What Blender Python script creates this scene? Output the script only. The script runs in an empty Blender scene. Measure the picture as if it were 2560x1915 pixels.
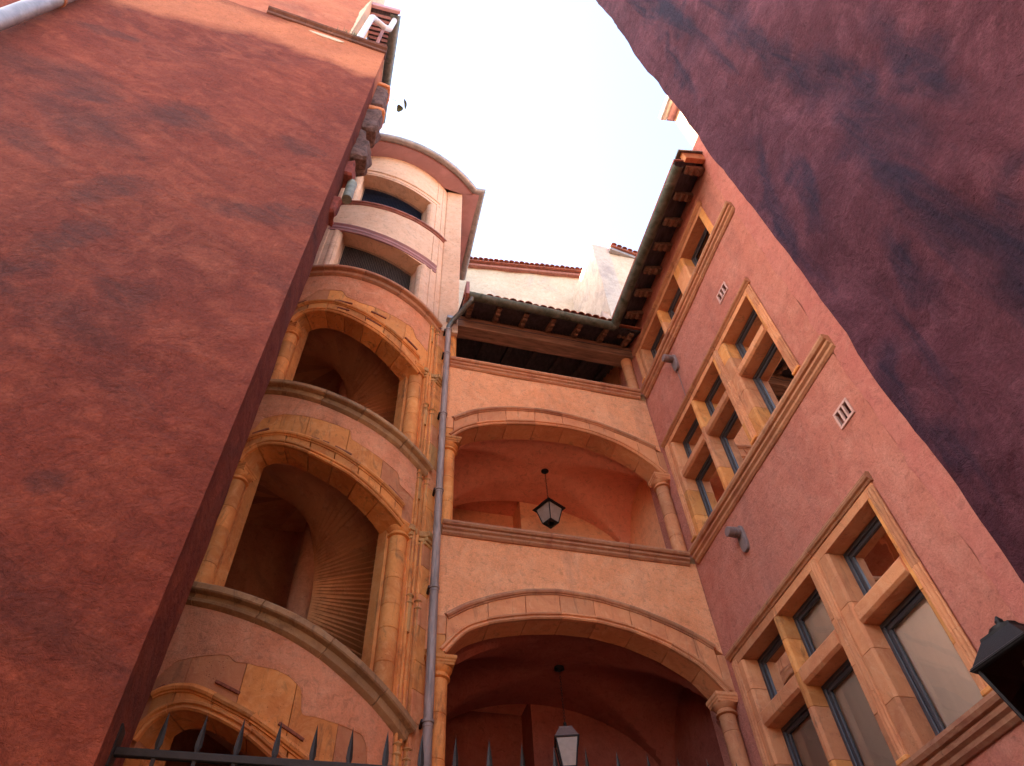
import bpy, math, random
import numpy as np
from mathutils import Vector, Matrix, noise as mn
random.seed(7)
sc = bpy.context.scene
COL = sc.collection
R_ = math.radians
# ------------------------------------------------------------------ camera
cam = bpy.data.cameras.new('camera'); cam_o = bpy.data.objects.new('camera', cam); COL.objects.link(cam_o)
up = Vector((-95, -1367, 1770.)).normalized()
yv = Vector((-735, 2342, 1770.)); yv = (yv - yv.dot(up) * up).normalized()
xv = yv.cross(up)
M = Matrix((xv, yv, up))                      # image axes (right, down, forward) -> place axes
right, down, fwd = M.col[0].copy(), M.col[1].copy(), M.col[2].copy()
rot = Matrix((right, -down, -fwd)).transposed()
cam_o.matrix_world = Matrix.Translation((0, 0, 1.6)) @ rot.to_4x4()
cam.sensor_width = 36; cam.lens = 36 * 1770 / 2560; cam.clip_start = .05; cam.clip_end = 600
sc.camera = cam_o
# ------------------------------------------------------------------ sky, sun, exposure
SUN = Vector((-.90, .25, .56)).normalized()
w = bpy.data.worlds.new('World'); sc.world = w; w.use_nodes = True
nt = w.node_tree; bg = nt.nodes['Background']
sk = nt.nodes.new('ShaderNodeTexSky'); sk.sky_type = 'NISHITA'; sk.sun_disc = False
sk.sun_elevation = math.asin(SUN.z); sk.sun_rotation = math.atan2(SUN.x, SUN.y) % (2 * math.pi)
sk.altitude = 200; sk.air_density = 1.0; sk.dust_density = 3.0
nt.links.new(sk.outputs[0], bg.inputs[0]); bg.inputs[1].default_value = .12
sl = bpy.data.lights.new('sun', 'SUN'); sl.energy = 5.0; sl.angle = R_(.53); sl.color = (1, .95, .87)
so = bpy.data.objects.new('sun', sl); COL.objects.link(so); so.rotation_euler = SUN.to_track_quat('Z', 'Y').to_euler()
so.location = (0, 0, 40)
sc.view_settings.view_transform = 'Standard'; sc.view_settings.look = 'None'
sc.view_settings.use_white_balance = True; sc.view_settings.white_balance_temperature = 6950   # camera balanced for shade
sc.view_settings.exposure = 3.36; sc.view_settings.gamma = 1; sc.view_settings.use_curve_mapping = False
sc.cycles.max_bounces = 10; sc.cycles.diffuse_bounces = 8; sc.cycles.glossy_bounces = 4
sc.cycles.transparent_max_bounces = 12; sc.cycles.use_denoising = True
sc.cycles.sample_clamp_indirect = 8

# ------------------------------------------------------------------ materials
def lnk(t, a, b): t.links.new(a, b)
def newmat(name, rough=.85, spec=.2, metal=0):
    m = bpy.data.materials.new(name); m.use_nodes = True
    t = m.node_tree; b = t.nodes['Principled BSDF']
    b.inputs['Roughness'].default_value = rough; b.inputs['Metallic'].default_value = metal
    b.inputs['Specular IOR Level'].default_value = spec
    return m, t, b
def coords(t, scale=(1, 1, 1), rot=(0, 0, 0)):
    tc = t.nodes.new('ShaderNodeTexCoord'); o = tc.outputs['Object']
    if any(rot):                                  # turn first, then stretch
        m0 = t.nodes.new('ShaderNodeMapping'); m0.inputs['Rotation'].default_value = rot; lnk(t, o, m0.inputs[0]); o = m0.outputs[0]
    mp = t.nodes.new('ShaderNodeMapping'); mp.inputs['Scale'].default_value = scale
    lnk(t, o, mp.inputs[0]); return mp.outputs[0]
def noise(t, co, scale, detail=6, rough=.6, dist=0):
    n = t.nodes.new('ShaderNodeTexNoise'); n.inputs['Scale'].default_value = scale
    n.inputs['Detail'].default_value = detail; n.inputs['Roughness'].default_value = rough
    n.inputs['Distortion'].default_value = dist; lnk(t, co, n.inputs['Vector']); return n.outputs[0]
def ramp(t, f, stops):
    r = t.nodes.new('ShaderNodeValToRGB'); e = r.color_ramp.elements
    for i, (p, c) in enumerate(stops):
        if i > 1: e.new(p)
        e[i].position = p; e[i].color = (*c, 1) if len(c) == 3 else c
    lnk(t, f, r.inputs[0]); return r.outputs[0]
def g(v): return (v, v, v)
def mix(t, a, b, f, mode='MIX'):
    n = t.nodes.new('ShaderNodeMix'); n.data_type = 'RGBA'; n.blend_type = mode
    for s, v in ((6, a), (7, b)):
        if hasattr(v, 'links'): lnk(t, v, n.inputs[s])
        else: n.inputs[s].default_value = (*v, 1)
    if hasattr(f, 'links'): lnk(t, f, n.inputs[0])
    else: n.inputs[0].default_value = f
    return n.outputs[2]
def bump(t, b, h, strength=.5, dist=.02, prev=None):
    n = t.nodes.new('ShaderNodeBump'); n.inputs['Strength'].default_value = strength
    n.inputs['Distance'].default_value = dist; lnk(t, h, n.inputs['Height'])
    if prev is not None: lnk(t, prev, n.inputs['Normal'])
    lnk(t, n.outputs[0], b.inputs['Normal']); return n.outputs[0]
def math_(t, op, a, b):
    n = t.nodes.new('ShaderNodeMath'); n.operation = op
    for i, v in enumerate((a, b)):
        if hasattr(v, 'links'): lnk(t, v, n.inputs[i])
        else: n.inputs[i].default_value = v
    return n.outputs[0]
def obj_rand(t):
    return t.nodes.new('ShaderNodeObjectInfo').outputs['Random']

LB_BLOBS = [(-2.78, 3.34, 10.24, 34.6, 0.5, 0.42), (-2.69, 3.35, 7.99, 62.9, 0.55, 0.26), (-2.63, 3.36, 7.08, 75, 0.62, 0.2), (-2.9, 3.35, 6.35, 60, 0.5, 0.2), (-1.57, 3.45, 8.36, 5.0, 0.6, 0.22),
            (-3.67, 3.27, 9.95, 31.9, 0.41, 0.31), (-1.14, 3.48, 8.6, 4.0, 0.49, 0.2), (-1.75, 3.43, 4.53, 3.1, 0.15, 0.12), (-2.01, 3.41, 6.54, 12.9, 0.33, 0.26), (-1.39, 3.46, 10.31, -18.3, 0.37, 0.3), (-4.3, 3.2, 12.2, 20, .6, .2)]
DB_BLOBS = [(3, .9, 8.6, -88, 1.9, .22), (3, .82, 6.93, -90, 1.5, .26), (3, 1.02, 6.3, -84, .9, .22), (3, 1.36, 5.38, -76, .5, .16), (3, 1.5, 6.88, -82, .7, .15), (3, 1.95, 4.77, -80, .6, .14), (3, .9, 4.78, -54, .5, .2),
            (3, 1.62, 11.25, -85, 1.7, .16), (3, .41, 6.43, -87, .9, .24), (3, 1.9, 4.31, -91, .3, .14), (3, 1.78, 7.26, -78, 1.2, .13), (3, 1.2, 12.5, -88, 2.2, .18), (3, .7, 10.8, -88, 1.6, .2)]
def plaster(name, base, dark, light, stain=None, stain_amt=.5, bumpd=.02, fine=28, streak_rot=(0, 0, 0), streak=.35, grain=.22, thr=(.56, .66), stain_sc=(1, 1, .6), blobs=(), axis='y', orange_zone=None):
    m, t, b = newmat(name, .9, .12)
    co = coords(t)
    big = noise(t, co, .55, 5, .6, .6)
    c = mix(t, dark, base, ramp(t, big, [(.30, g(0)), (.62, g(1))]))
    mid = noise(t, co, 2.3, 8, .68, 1.4)
    c = mix(t, c, light, ramp(t, mid, [(.45, g(0)), (.75, g(.75))]))
    sco = coords(t, (2.6, 2.6, .45), streak_rot)
    st = noise(t, sco, 1.3, 7, .65, .9)
    c = mix(t, c, dark, math_(t, 'MULTIPLY', ramp(t, st, [(.46, g(0)), (.70, g(1))]), streak))
    if stain is not None:
        s1 = noise(t, coords(t, stain_sc, streak_rot), .8, 7, .62, .5)
        c = mix(t, c, stain, math_(t, 'MULTIPLY', ramp(t, s1, [(thr[0], g(0)), (thr[1], g(1))]), stain_amt))
    if blobs:
        wob = t.nodes.new('ShaderNodeTexNoise'); wob.inputs['Scale'].default_value = 2.6; wob.inputs['Detail'].default_value = 5; lnk(t, co, wob.inputs['Vector'])
        vs = t.nodes.new('ShaderNodeVectorMath'); vs.operation = 'SUBTRACT'; lnk(t, wob.outputs['Color'], vs.inputs[0]); vs.inputs[1].default_value = (.5, .5, .5)
        vm = t.nodes.new('ShaderNodeVectorMath'); vm.operation = 'SCALE'; lnk(t, vs.outputs[0], vm.inputs[0]); vm.inputs['Scale'].default_value = .55
        va = t.nodes.new('ShaderNodeVectorMath'); lnk(t, co, va.inputs[0]); lnk(t, vm.outputs[0], va.inputs[1])
        tot = None
        for (x, y, z, an, L, W) in blobs:
            mp = t.nodes.new('ShaderNodeMapping'); mp.vector_type = 'TEXTURE'; mp.inputs['Location'].default_value = (x, y, z)
            mp.inputs['Rotation'].default_value = (0, -R_(an), 0) if axis == 'y' else (R_(an), 0, 0)
            mp.inputs['Scale'].default_value = (L, 3, W) if axis == 'y' else (3, L, W)
            gn = t.nodes.new('ShaderNodeTexGradient'); gn.gradient_type = 'SPHERICAL'
            lnk(t, va.outputs[0], mp.inputs[0]); lnk(t, mp.outputs[0], gn.inputs[0])
            tot = gn.outputs[0] if tot is None else math_(t, 'MAXIMUM', tot, gn.outputs[0])
        brk = ramp(t, noise(t, sco, 3.5, 7, .7, .8), [(.30, g(.25)), (.62, g(1))])
        c = mix(t, c, stain, math_(t, 'MULTIPLY', math_(t, 'MULTIPLY', ramp(t, tot, [(.05, g(0)), (.55, g(1))]), brk), .66 if axis == 'y' else .85))
    if orange_zone is not None:                         # lighter orange paint zones below the ledge and further left, with ragged outlines
        for (x, y, z, an, L, W) in ((-1.75, 3.42, 15.1, 12, 1.7, 1.3), (-1.1, 3.48, 14.6, 60, .9, .7), (-4.6, 3.2, 14.6, 15, 2.6, 1.3)):
            mp = t.nodes.new('ShaderNodeMapping'); mp.vector_type = 'TEXTURE'; mp.inputs['Location'].default_value = (x, y, z)
            mp.inputs['Rotation'].default_value = (0, -R_(an), 0); mp.inputs['Scale'].default_value = (L, 3, W)
            gn = t.nodes.new('ShaderNodeTexGradient'); gn.gradient_type = 'SPHERICAL'; lnk(t, va.outputs[0], mp.inputs[0]); lnk(t, mp.outputs[0], gn.inputs[0])
            c = mix(t, c, orange_zone, math_(t, 'MULTIPLY', ramp(t, gn.outputs[0], [(.10, g(0)), (.40, g(1))]), .62))
    gr = noise(t, co, 45, 3, .7)
    pit = noise(t, co, 11, 6, .75, .8)
    c = mix(t, c, ramp(t, gr, [(.35, g(.62)), (.65, g(1.25))]), grain, 'MULTIPLY')
    c = mix(t, c, ramp(t, pit, [(.36, g(.45)), (.47, g(1))]), .4, 'MULTIPLY')
    pt2 = noise(t, co, 4.2, 9, .8, .3)
    c = mix(t, c, ramp(t, pt2, [(.34, g(.7)), (.52, g(1)), (.7, g(1.1))]), .45, 'MULTIPLY')
    lnk(t, c, b.inputs['Base Color'])
    trow = noise(t, coords(t, (1, 1, .5), streak_rot), 3.2, 5, .6, 1.0)
    p = bump(t, b, noise(t, co, fine, 5, .75, .3), .7, bumpd * .45)
    p = bump(t, b, pit, .7, bumpd, p)
    p = bump(t, b, trow, .4, bumpd * 2, p)
    return m
def stonemat(name, base, dark, light, black=.35, var=.25, bumpd=.012):
    m, t, b = newmat(name, .82, .2)
    co = coords(t)
    n1 = noise(t, co, 1.7, 7, .65, .8)
    c = mix(t, dark, base, ramp(t, n1, [(.32, g(0)), (.55, g(1))]))
    n2 = noise(t, co, 5.5, 8, .7, 1.2)
    c = mix(t, c, light, ramp(t, n2, [(.5, g(0)), (.72, g(.8))]))
    rnd = obj_rand(t)
    c = mix(t, c, ramp(t, rnd, [(0, (1 - var, 1 - var, 1 - var * .9)), (.5, g(1)), (1, (1 + var * .5, 1 + var * .45, 1 + var * .3))]), 1, 'MULTIPLY')
    n3 = noise(t, coords(t, (3, 3, .8)), 1.6, 8, .7, 1.5)
    c = mix(t, c, (.10, .055, .035), math_(t, 'MULTIPLY', ramp(t, n3, [(.54, g(0)), (.72, g(1))]), black))
    v = t.nodes.new('ShaderNodeTexVoronoi'); v.inputs['Scale'].default_value = 26; lnk(t, co, v.inputs[0])
    pits = ramp(t, v.outputs[0], [(.0, g(0)), (.22, g(1))])
    msk = ramp(t, noise(t, co, 3, 4), [(.5, g(0)), (.6, g(1))])
    pm = mix(t, (1, 1, 1), pits, msk)
    c = mix(t, c, pm, .45, 'MULTIPLY')
    lnk(t, c, b.inputs['Base Color'])
    p = bump(t, b, noise(t, co, 30, 6, .75), .6, bumpd * .6)
    p = bump(t, b, n2, .6, bumpd * 1.2, p)
    bump(t, b, pm, .6, bumpd, p)
    return m
def simple(name, col, rough=.7, metal=0, var=.25, scale=6, bumpd=.004, spec=.3, stretch=(1, 1, 1), dark=None):
    m, t, b = newmat(name, rough, spec, metal)
    co = coords(t, stretch)
    n = noise(t, co, scale, 7, .65, .6)
    lo = dark or tuple(x * (1 - var) for x in col); hi = tuple(min(1, x * (1 + var * .6)) for x in col)
    c = mix(t, lo, hi, ramp(t, n, [(.35, g(0)), (.65, g(1))]))
    lnk(t, c, b.inputs['Base Color'])
    lnk(t, ramp(t, n, [(0, g(max(0, rough - .15))), (1, g(min(1, rough + .15)))]), b.inputs['Roughness'])
    bump(t, b, noise(t, co, scale * 4, 6, .7), .6, bumpd)
    return m
MT = {}
MT['gal'] = plaster('orange_pink_plaster', (.87, .38, .185), (.80, .31, .14), (.90, .46, .26), (.40, .19, .115), .45, bumpd=.026, stain_sc=(2.2, 2.2, .35), thr=(.54, .70), grain=.3)
MT['right'] = plaster('rose_plaster', (.55, .195, .135), (.46, .14, .095), (.63, .265, .19), (.33, .13, .10), .45, bumpd=.028, stain_sc=(2.2, 2.2, .35), thr=(.54, .70), grain=.3)
MT['red'] = plaster('red_painted_plaster', (.56, .19, .14), (.48, .14, .11), (.62, .25, .19), (.40, .10, .09), .4, bumpd=.024)
MT['towtop'] = plaster('cream_pink_plaster', (.72, .46, .31), (.63, .37, .24), (.76, .53, .38), (.6, .42, .32), .25, bumpd=.008, grain=.08, streak=.2)
MT['tow'] = plaster('worn_pink_plaster', (.78, .325, .17), (.66, .23, .115), (.83, .42, .25), (.34, .15, .09), .45, bumpd=.026)
MT['left'] = plaster('terracotta_plaster', (.235, .055, .032), (.15, .034, .022), (.35, .095, .052), (.07, .034, .03), .65, bumpd=.05, fine=22, grain=.45, orange_zone=(.62, .22, .11), streak_rot=(0, R_(62), 0), streak=.6, thr=(.54, .72), stain_sc=(1, 1, .4), blobs=LB_BLOBS, axis='y')
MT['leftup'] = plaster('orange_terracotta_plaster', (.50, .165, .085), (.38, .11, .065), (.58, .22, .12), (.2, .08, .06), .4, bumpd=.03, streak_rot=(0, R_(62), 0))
MT['vaultshade'] = plaster('shaded_red_vault_plaster', (.33, .085, .058), (.26, .065, .045), (.37, .115, .08), None, 0, bumpd=.012, grain=.1, streak=.15)  # dimmer light of the lowest gallery put into a darker vault colour
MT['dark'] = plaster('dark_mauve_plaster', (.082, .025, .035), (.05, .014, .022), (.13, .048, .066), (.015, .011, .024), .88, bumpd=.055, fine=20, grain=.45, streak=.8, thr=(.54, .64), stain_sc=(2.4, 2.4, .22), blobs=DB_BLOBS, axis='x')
MT['inside'] = plaster('deep_orange_plaster', (.86, .40, .21), (.80, .34, .17), (.88, .45, .25), None, 0, bumpd=.01, grain=.08, streak=.15)
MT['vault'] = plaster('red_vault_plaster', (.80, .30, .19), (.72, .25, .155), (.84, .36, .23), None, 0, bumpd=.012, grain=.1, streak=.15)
MT['stairin'] = plaster('stair_plaster', (.56, .24, .14), (.40, .15, .09), (.62, .31, .19), (.12, .05, .04), .4, bumpd=.02)
MT['stepm'] = stonemat('worn_tan_steps', (.68, .34, .18), (.52, .23, .12), (.74, .42, .25), black=.3)
MT['darkledge'] = stonemat('dark_brown_ledge', (.16, .07, .05), (.09, .045, .035), (.24, .12, .085), black=.7)
MT['beige'] = plaster('beige_render', (.62, .48, .34), (.48, .36, .26), (.68, .55, .41), (.40, .34, .30), .5, bumpd=.03, fine=16, grain=.2)
MT['grey'] = plaster('grey_render', (.54, .43, .35), (.42, .33, .27), (.62, .52, .43), (.26, .22, .22), .5, bumpd=.03, fine=16)
MT['stone'] = stonemat('ochre_stone', (.72, .285, .085), (.54, .17, .05), (.78, .38, .15), black=.75)
MT['stone_dk'] = stonemat('stained_ochre_stone', (.52, .27, .10), (.38, .17, .065), (.60, .36, .17), black=.85)
MT['stone_pk'] = stonemat('pinkish_stone', (.66, .265, .12), (.54, .18, .082), (.72, .35, .18), black=.5)
MT['ledge'] = stonemat('brown_red_ledge_stone', (.50, .22, .115), (.38, .14, .08), (.58, .30, .17), black=.5)
MT['slab'] = stonemat('grey_brown_slab_stone', (.42, .23, .11), (.28, .14, .07), (.50, .31, .16), black=.7)
MT['rust'] = simple('rusty_red_slot', (.27, .085, .05), .9, var=.4, scale=18)
MT['wood'] = simple('weathered_beam_wood', (.26, .13, .085), .85, var=.5, scale=5, stretch=(.35, 3, 3), bumpd=.012)
MT['wood2'] = simple('brown_rafter_wood', (.25, .13, .085), .85, var=.45, scale=7, stretch=(2, 2, 2), bumpd=.01)
MT['darkwood'] = simple('dark_board_wood', (.085, .07, .08), .9, var=.4, scale=7, stretch=(2, .6, 2), bumpd=.008)
MT['zinc'] = simple('weathered_zinc', (.16, .15, .145), .55, .55, var=.45, scale=7, bumpd=.003, dark=(.09, .10, .085))
MT['zincg'] = simple('green_stained_zinc', (.13, .125, .10), .65, .35, var=.6, scale=5, bumpd=.004, dark=(.055, .065, .045))
MT['zincl'] = simple('pale_zinc', (.34, .30, .29), .5, .5, var=.25, scale=6, bumpd=.002)
MT['pipe'] = simple('grey_brown_painted_pipe', (.34, .255, .225), .6, .1, var=.4, scale=9, bumpd=.003, stretch=(2, 2, .25))
MT['tile'] = simple('red_clay_tile', (.36, .11, .065), .9, var=.45, scale=9, bumpd=.006)
MT['iron'] = simple('black_iron', (.018, .016, .017), .55, .3, var=.4, scale=20, bumpd=.003)
MT['frame'] = simple('slate_grey_window_frame', (.05, .044, .05), .5, 0, var=.15, scale=4, bumpd=.0005, spec=.5)
MT['soffit'] = simple('mauve_soffit_paint', (.42, .23, .24), .8, var=.15, scale=2, bumpd=.002)
MT['copper'] = simple('copper_red_trim', (.36, .15, .12), .6, .1, var=.3, scale=8)
MT['grille'] = simple('pink_plastic_grille', (.60, .34, .28), .6, var=.1, scale=10, bumpd=.001)
MT['flue'] = simple('brown_flue_plastic', (.22, .15, .14), .5, var=.2, scale=9, bumpd=.001)
MT['black'] = simple('dark_interior', (.02, .018, .022), .9, var=.2, scale=3)
MT['room'] = simple('dim_room_wall', (.16, .12, .11), .9, var=.2, scale=2)
MT['curtain'] = simple('beige_blind_fabric', (.9, .66, .50), .9, var=.06, scale=3, bumpd=.002, stretch=(1, 1, .1))
MT['wire'] = simple('galvanised_wire', (.22, .17, .14), .5, .4, var=.2, scale=30, bumpd=.0005)
MT['darkwire'] = simple('dull_steel_wire', (.05, .055, .085), .5, .4, var=.2, scale=30, bumpd=.0005)
MT['paving'] = stonemat('grey_paving', (.30, .25, .21), (.22, .18, .15), (.36, .30, .25), black=.3)
MT['leafm'] = simple('dry_green_leaf', (.10, .11, .05), .7, var=.4, scale=30, bumpd=.001)
MT['milk'] = simple('dusty_lantern_glass', (.36, .26, .21), .35, var=.15, scale=12, bumpd=.0005, spec=.5)
MT['brickm'] = simple('crumbly_brown_stone', (.17, .10, .085), .95, var=.6, scale=9, bumpd=.03)
MT['brickr'] = simple('red_brick_stone', (.28, .07, .05), .95, var=.5, scale=9, bumpd=.02)
def glassmat(name, tint, refl=.22):
    m = bpy.data.materials.new(name); m.use_nodes = True; t = m.node_tree; t.nodes.clear()
    o = t.nodes.new('ShaderNodeOutputMaterial'); mx = t.nodes.new('ShaderNodeMixShader')
    tr = t.nodes.new('ShaderNodeBsdfTransparent'); tr.inputs[0].default_value = (*tint, 1)
    gl = t.nodes.new('ShaderNodeBsdfGlossy'); gl.inputs['Roughness'].default_value = .015
    fr = t.nodes.new('ShaderNodeFresnel'); fr.inputs[0].default_value = 1.55
    f = math_(t, 'ADD', math_(t, 'MULTIPLY', fr.outputs[0], 1.0), refl)
    bp = t.nodes.new('ShaderNodeBump'); bp.inputs['Strength'].default_value = .15; bp.inputs['Distance'].default_value = .02
    lnk(t, noise(t, coords(t), 1.6, 2), bp.inputs['Height']); lnk(t, bp.outputs[0], gl.inputs['Normal'])
    lnk(t, f, mx.inputs[0]); lnk(t, tr.outputs[0], mx.inputs[1]); lnk(t, gl.outputs[0], mx.inputs[2])
    lnk(t, mx.outputs[0], o.inputs[0]); return m
MT['glass'] = glassmat('window_glass', (.9, .9, .92), .10)
MT['lampglass'] = glassmat('lantern_glass', (.55, .5, .5), .05)

# ------------------------------------------------------------------ mesh helpers
class MB:
    def __init__(s): s.v = []; s.f = []
    def add(s, v, f):
        n = len(s.v); s.v += [tuple(map(float, q)) for q in v]; s.f += [tuple(i + n for i in q) for q in f]; return s
    def box(s, x0, x1, y0, y1, z0, z1):
        return s.add([(x, y, z) for z in (z0, z1) for x, y in ((x0, y0), (x1, y0), (x1, y1), (x0, y1))],
                     [(3, 2, 1, 0), (4, 5, 6, 7), (0, 1, 5, 4), (1, 2, 6, 5), (2, 3, 7, 6), (3, 0, 4, 7)])
    def hexa(s, pts):  # 4 bottom + 4 top
        return s.add(pts, [(3, 2, 1, 0), (4, 5, 6, 7), (0, 1, 5, 4), (1, 2, 6, 5), (2, 3, 7, 6), (3, 0, 4, 7)])
    def loft(s, rings, cap=True, closed=True):
        n = len(rings[0]); v = [p for r in rings for p in r]; f = []
        for i in range(len(rings) - 1):
            for j in range(n if closed else n - 1):
                k = (j + 1) % n
                f.append((i * n + j, i * n + k, (i + 1) * n + k, (i + 1) * n + j))
        if cap: f.append(tuple(range(n - 1, -1, -1))); f.append(tuple(range((len(rings) - 1) * n, len(rings) * n)))
        return s.add(v, f)
    def tube(s, pts, r, n=10, cap=True):
        pts = [Vector(p) for p in pts]; rs = r if isinstance(r, (list, tuple)) else [r] * len(pts)
        rings = []; ref = None
        for i, p in enumerate(pts):
            d = (pts[min(i + 1, len(pts) - 1)] - pts[max(i - 1, 0)]).normalized()
            if ref is None:
                ref = Vector((0, 0, 1)) if abs(d.z) < .9 else Vector((1, 0, 0))
            a = (ref - ref.dot(d) * d).normalized(); b = d.cross(a); ref = a
            rings.append([tuple(p + rs[i] * (math.cos(2 * math.pi * k / n) * a + math.sin(2 * math.pi * k / n) * b)) for k in range(n)])
        return s.loft(rings, cap)
    def lathe(s, prof, cx, cy, n=24, a0=0, a1=2 * math.pi):
        full = abs(a1 - a0) > 6.2; m = n if full else n + 1
        rings = [[(cx + r * math.cos(a0 + (a1 - a0) * k / n), cy + r * math.sin(a0 + (a1 - a0) * k / n), z) for k in range(m)] for r, z in prof]
        return s.loft(rings, True, True)
    def build(s, name, mat, parent=None, smooth=False, bevel=0, label=None, kind=None, seg=1):
        me = bpy.data.meshes.new(name); me.from_pydata(s.v, [], s.f); me.materials.append(MT[mat] if isinstance(mat, str) else mat)
        me.update()
        o = bpy.data.objects.new(name, me); COL.objects.link(o)
        import bmesh
        bm = bmesh.new(); bm.from_mesh(me); bmesh.ops.recalc_face_normals(bm, faces=bm.faces); bm.to_mesh(me); bm.free()
        if smooth:
            for p in me.polygons: p.use_smooth = True
            me.set_sharp_from_angle(angle=R_(27))
        if parent is not None:
            put(o, parent)
        if bevel:
            bv = o.modifiers.new('bevel', 'BEVEL'); bv.width = bevel; bv.segments = seg; bv.limit_method = 'ANGLE'; bv.angle_limit = R_(40)
        if label: o['label'] = label
        if kind: o['kind'] = kind
        return o
def put(o, parent):
    """child whose mesh is written in place coordinates: keep it where it is"""
    wl = Vector((0, 0, 0)); p = parent
    while p is not None: wl += p.location; p = p.parent
    o.parent = parent; o.location = o.location - wl
def thing(name, loc, label, cat, group=None):
    o = bpy.data.objects.new(name, None); COL.objects.link(o); o.location = loc; o.empty_display_size = .2
    o['label'] = label; o['category'] = cat
    if group: o['group'] = group
    return o
def copy_obj(o, parent, loc=None, rot=None):
    c = o.copy(); COL.objects.link(c); c.parent = parent
    if loc is not None: c.location = loc
    if rot is not None: c.rotation_euler = rot
    return c
def smoothcurve(pts, n=160, k=5):
    p = np.array(pts, float); p = p[np.argsort(p[:, 0])]
    x = np.linspace(p[0, 0], p[-1, 0], n); z = np.interp(x, p[:, 0], p[:, 1])
    for _ in range(k):
        z[2:-2] = (z[:-4] + 2 * z[1:-3] + 3 * z[2:-2] + 2 * z[3:-1] + z[4:]) / 9
    return lambda q: float(np.interp(q, x, z))
# wall frames: S(p, d) -> (x, y), p along the wall, d outwards
TA, TB, TR = -.633, 9.638, 2.298
S_T = lambda p, d: (TA + (TR + d) * math.sin(p), TB - (TR + d) * math.cos(p))
S_G = lambda p, d: (p, 8.0 - d)
S_R = lambda p, d: (5.28 - d, p)
LD = Vector((-.9965, -.0839)); LN = Vector((.0839, -.9965)); LO = Vector((-.92, 3.5))
S_L = lambda p, d: tuple(LO + LD * p + LN * d)
def solid(mb, S, ps, zlo, zhi, d0, d1):
    """closed solid between zlo(p) and zhi(p), from depth d0 (outer) to d1 (inner)"""
    fl = (lambda q: zlo(q)) if callable(zlo) else (lambda q: zlo)
    fh = (lambda q: zhi(q)) if callable(zhi) else (lambda q: zhi)
    rings = []
    for p in ps:
        a = S(p, d0); b = S(p, d1); l, h = fl(p), max(fh(p), fl(p) + .002)
        rings.append([(a[0], a[1], l), (a[0], a[1], h), (b[0], b[1], h), (b[0], b[1], l)])
    return mb.loft(rings)
def sweep(mb, S, path, prof, flip=1, d=0):
    """profile (out, away) swept along (p, z) path on wall frame S"""
    pts = []
    for p, z in path: x, y = S(p, d); pts.append(Vector((x, y, z)))
    rings = []
    for i, P in enumerate(pts):
        T = (pts[min(i + 1, len(pts) - 1)] - pts[max(i - 1, 0)]).normalized()
        o0, o1 = S(path[i][0], 0), S(path[i][0], 1); O = Vector((o1[0] - o0[0], o1[1] - o0[1], 0)).normalized()
        N = (T.cross(O)).normalized() * flip
        if i == 0 and N.z < 0: flip = -flip; N = -N
        rings.append([tuple(P + O * a + N * b) for a, b in prof])
    return mb.loft(rings)
def lin(a, b, n): return [a + (b - a) * i / (n - 1) for i in range(n)]
LEDGE = [(-.06, 0), (.10, 0), (.125, -.012), (.13, -.045), (.11, -.075), (.075, -.085), (.09, -.105), (.085, -.13), (.05, -.15), (.05, -.185), (.02, -.21), (-.06, -.21)]
def ledge(parent, S, path_fn, p0, p1, cuts, mat='ledge', prof=LEDGE, name='ledge_stone', gap=.003, n=10):
    cs = [p0] + list(cuts) + [p1]
    for a, b in zip(cs[:-1], cs[1:]):
        mb = MB(); dz = random.uniform(-.004, .004)
        sweep(mb, S, [(p, path_fn(p) + dz) for p in lin(a + gap, b - gap, n)], prof)
        mb.build(name, mat, parent, smooth=True)
def arch(parent, S, soff, outer, p0, p1, nst, mat='stone', din=-.36, skew=.0, keep=.012, cuts=None):
    """voussoirs between soffit and outer curve plus the two mouldings"""
    cs = cuts or lin(p0, p1, nst + 1)
    for i in range(len(cs) - 1):
        mb = MB(); g0 = .0030
        ps = lin(cs[i] + g0, cs[i + 1] - g0, 9)
        solid(mb, S, ps, soff, outer, keep + random.uniform(-.003, .004), din)
        mb.build('arch_stone', mat, parent, smooth=True, bevel=.006)
    def path(f, off=0): return [(p, f(p) + off) for p in lin(p0, p1, 70)]
    roll = [(0, -.045), (.018, -.042), (.02, -.026), (.042, -.02), (.055, .004), (.045, .03), (.022, .038), (.02, .052), (0, .056)]
    # each moulding is cut at the same joints as the stones
    for i in range(len(cs) - 1):
        mb = MB(); sweep(mb, S, [(p, outer(p)) for p in lin(cs[i] + .001, cs[i + 1] - .001, 10)], roll, d=keep)
        mb.build('arch_moulding', 'ledge' if mat != 'stone' else mat, parent, smooth=True)
        mb = MB(); sweep(mb, S, [(p, soff(p)) for p in lin(cs[i] + .001, cs[i + 1] - .001, 10)],
                         [(-.02, -.004), (.022, -.006), (.04, .012), (.03, .034), (.016, .038), (.018, .052), (.042, .062), (.044, .086), (.02, .1), (-.02, .102)], d=keep)
        mb.build('inner_moulding', mat, parent, smooth=True)

# ================================================================== GROUND
gb = MB(); gb.add([(-60, -60, 0), (60, -60, 0), (60, 60, 0), (-60, 60, 0)], [(0, 1, 2, 3)])
gd = gb.build('ground', 'paving'); gd['kind'] = 'structure'

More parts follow.
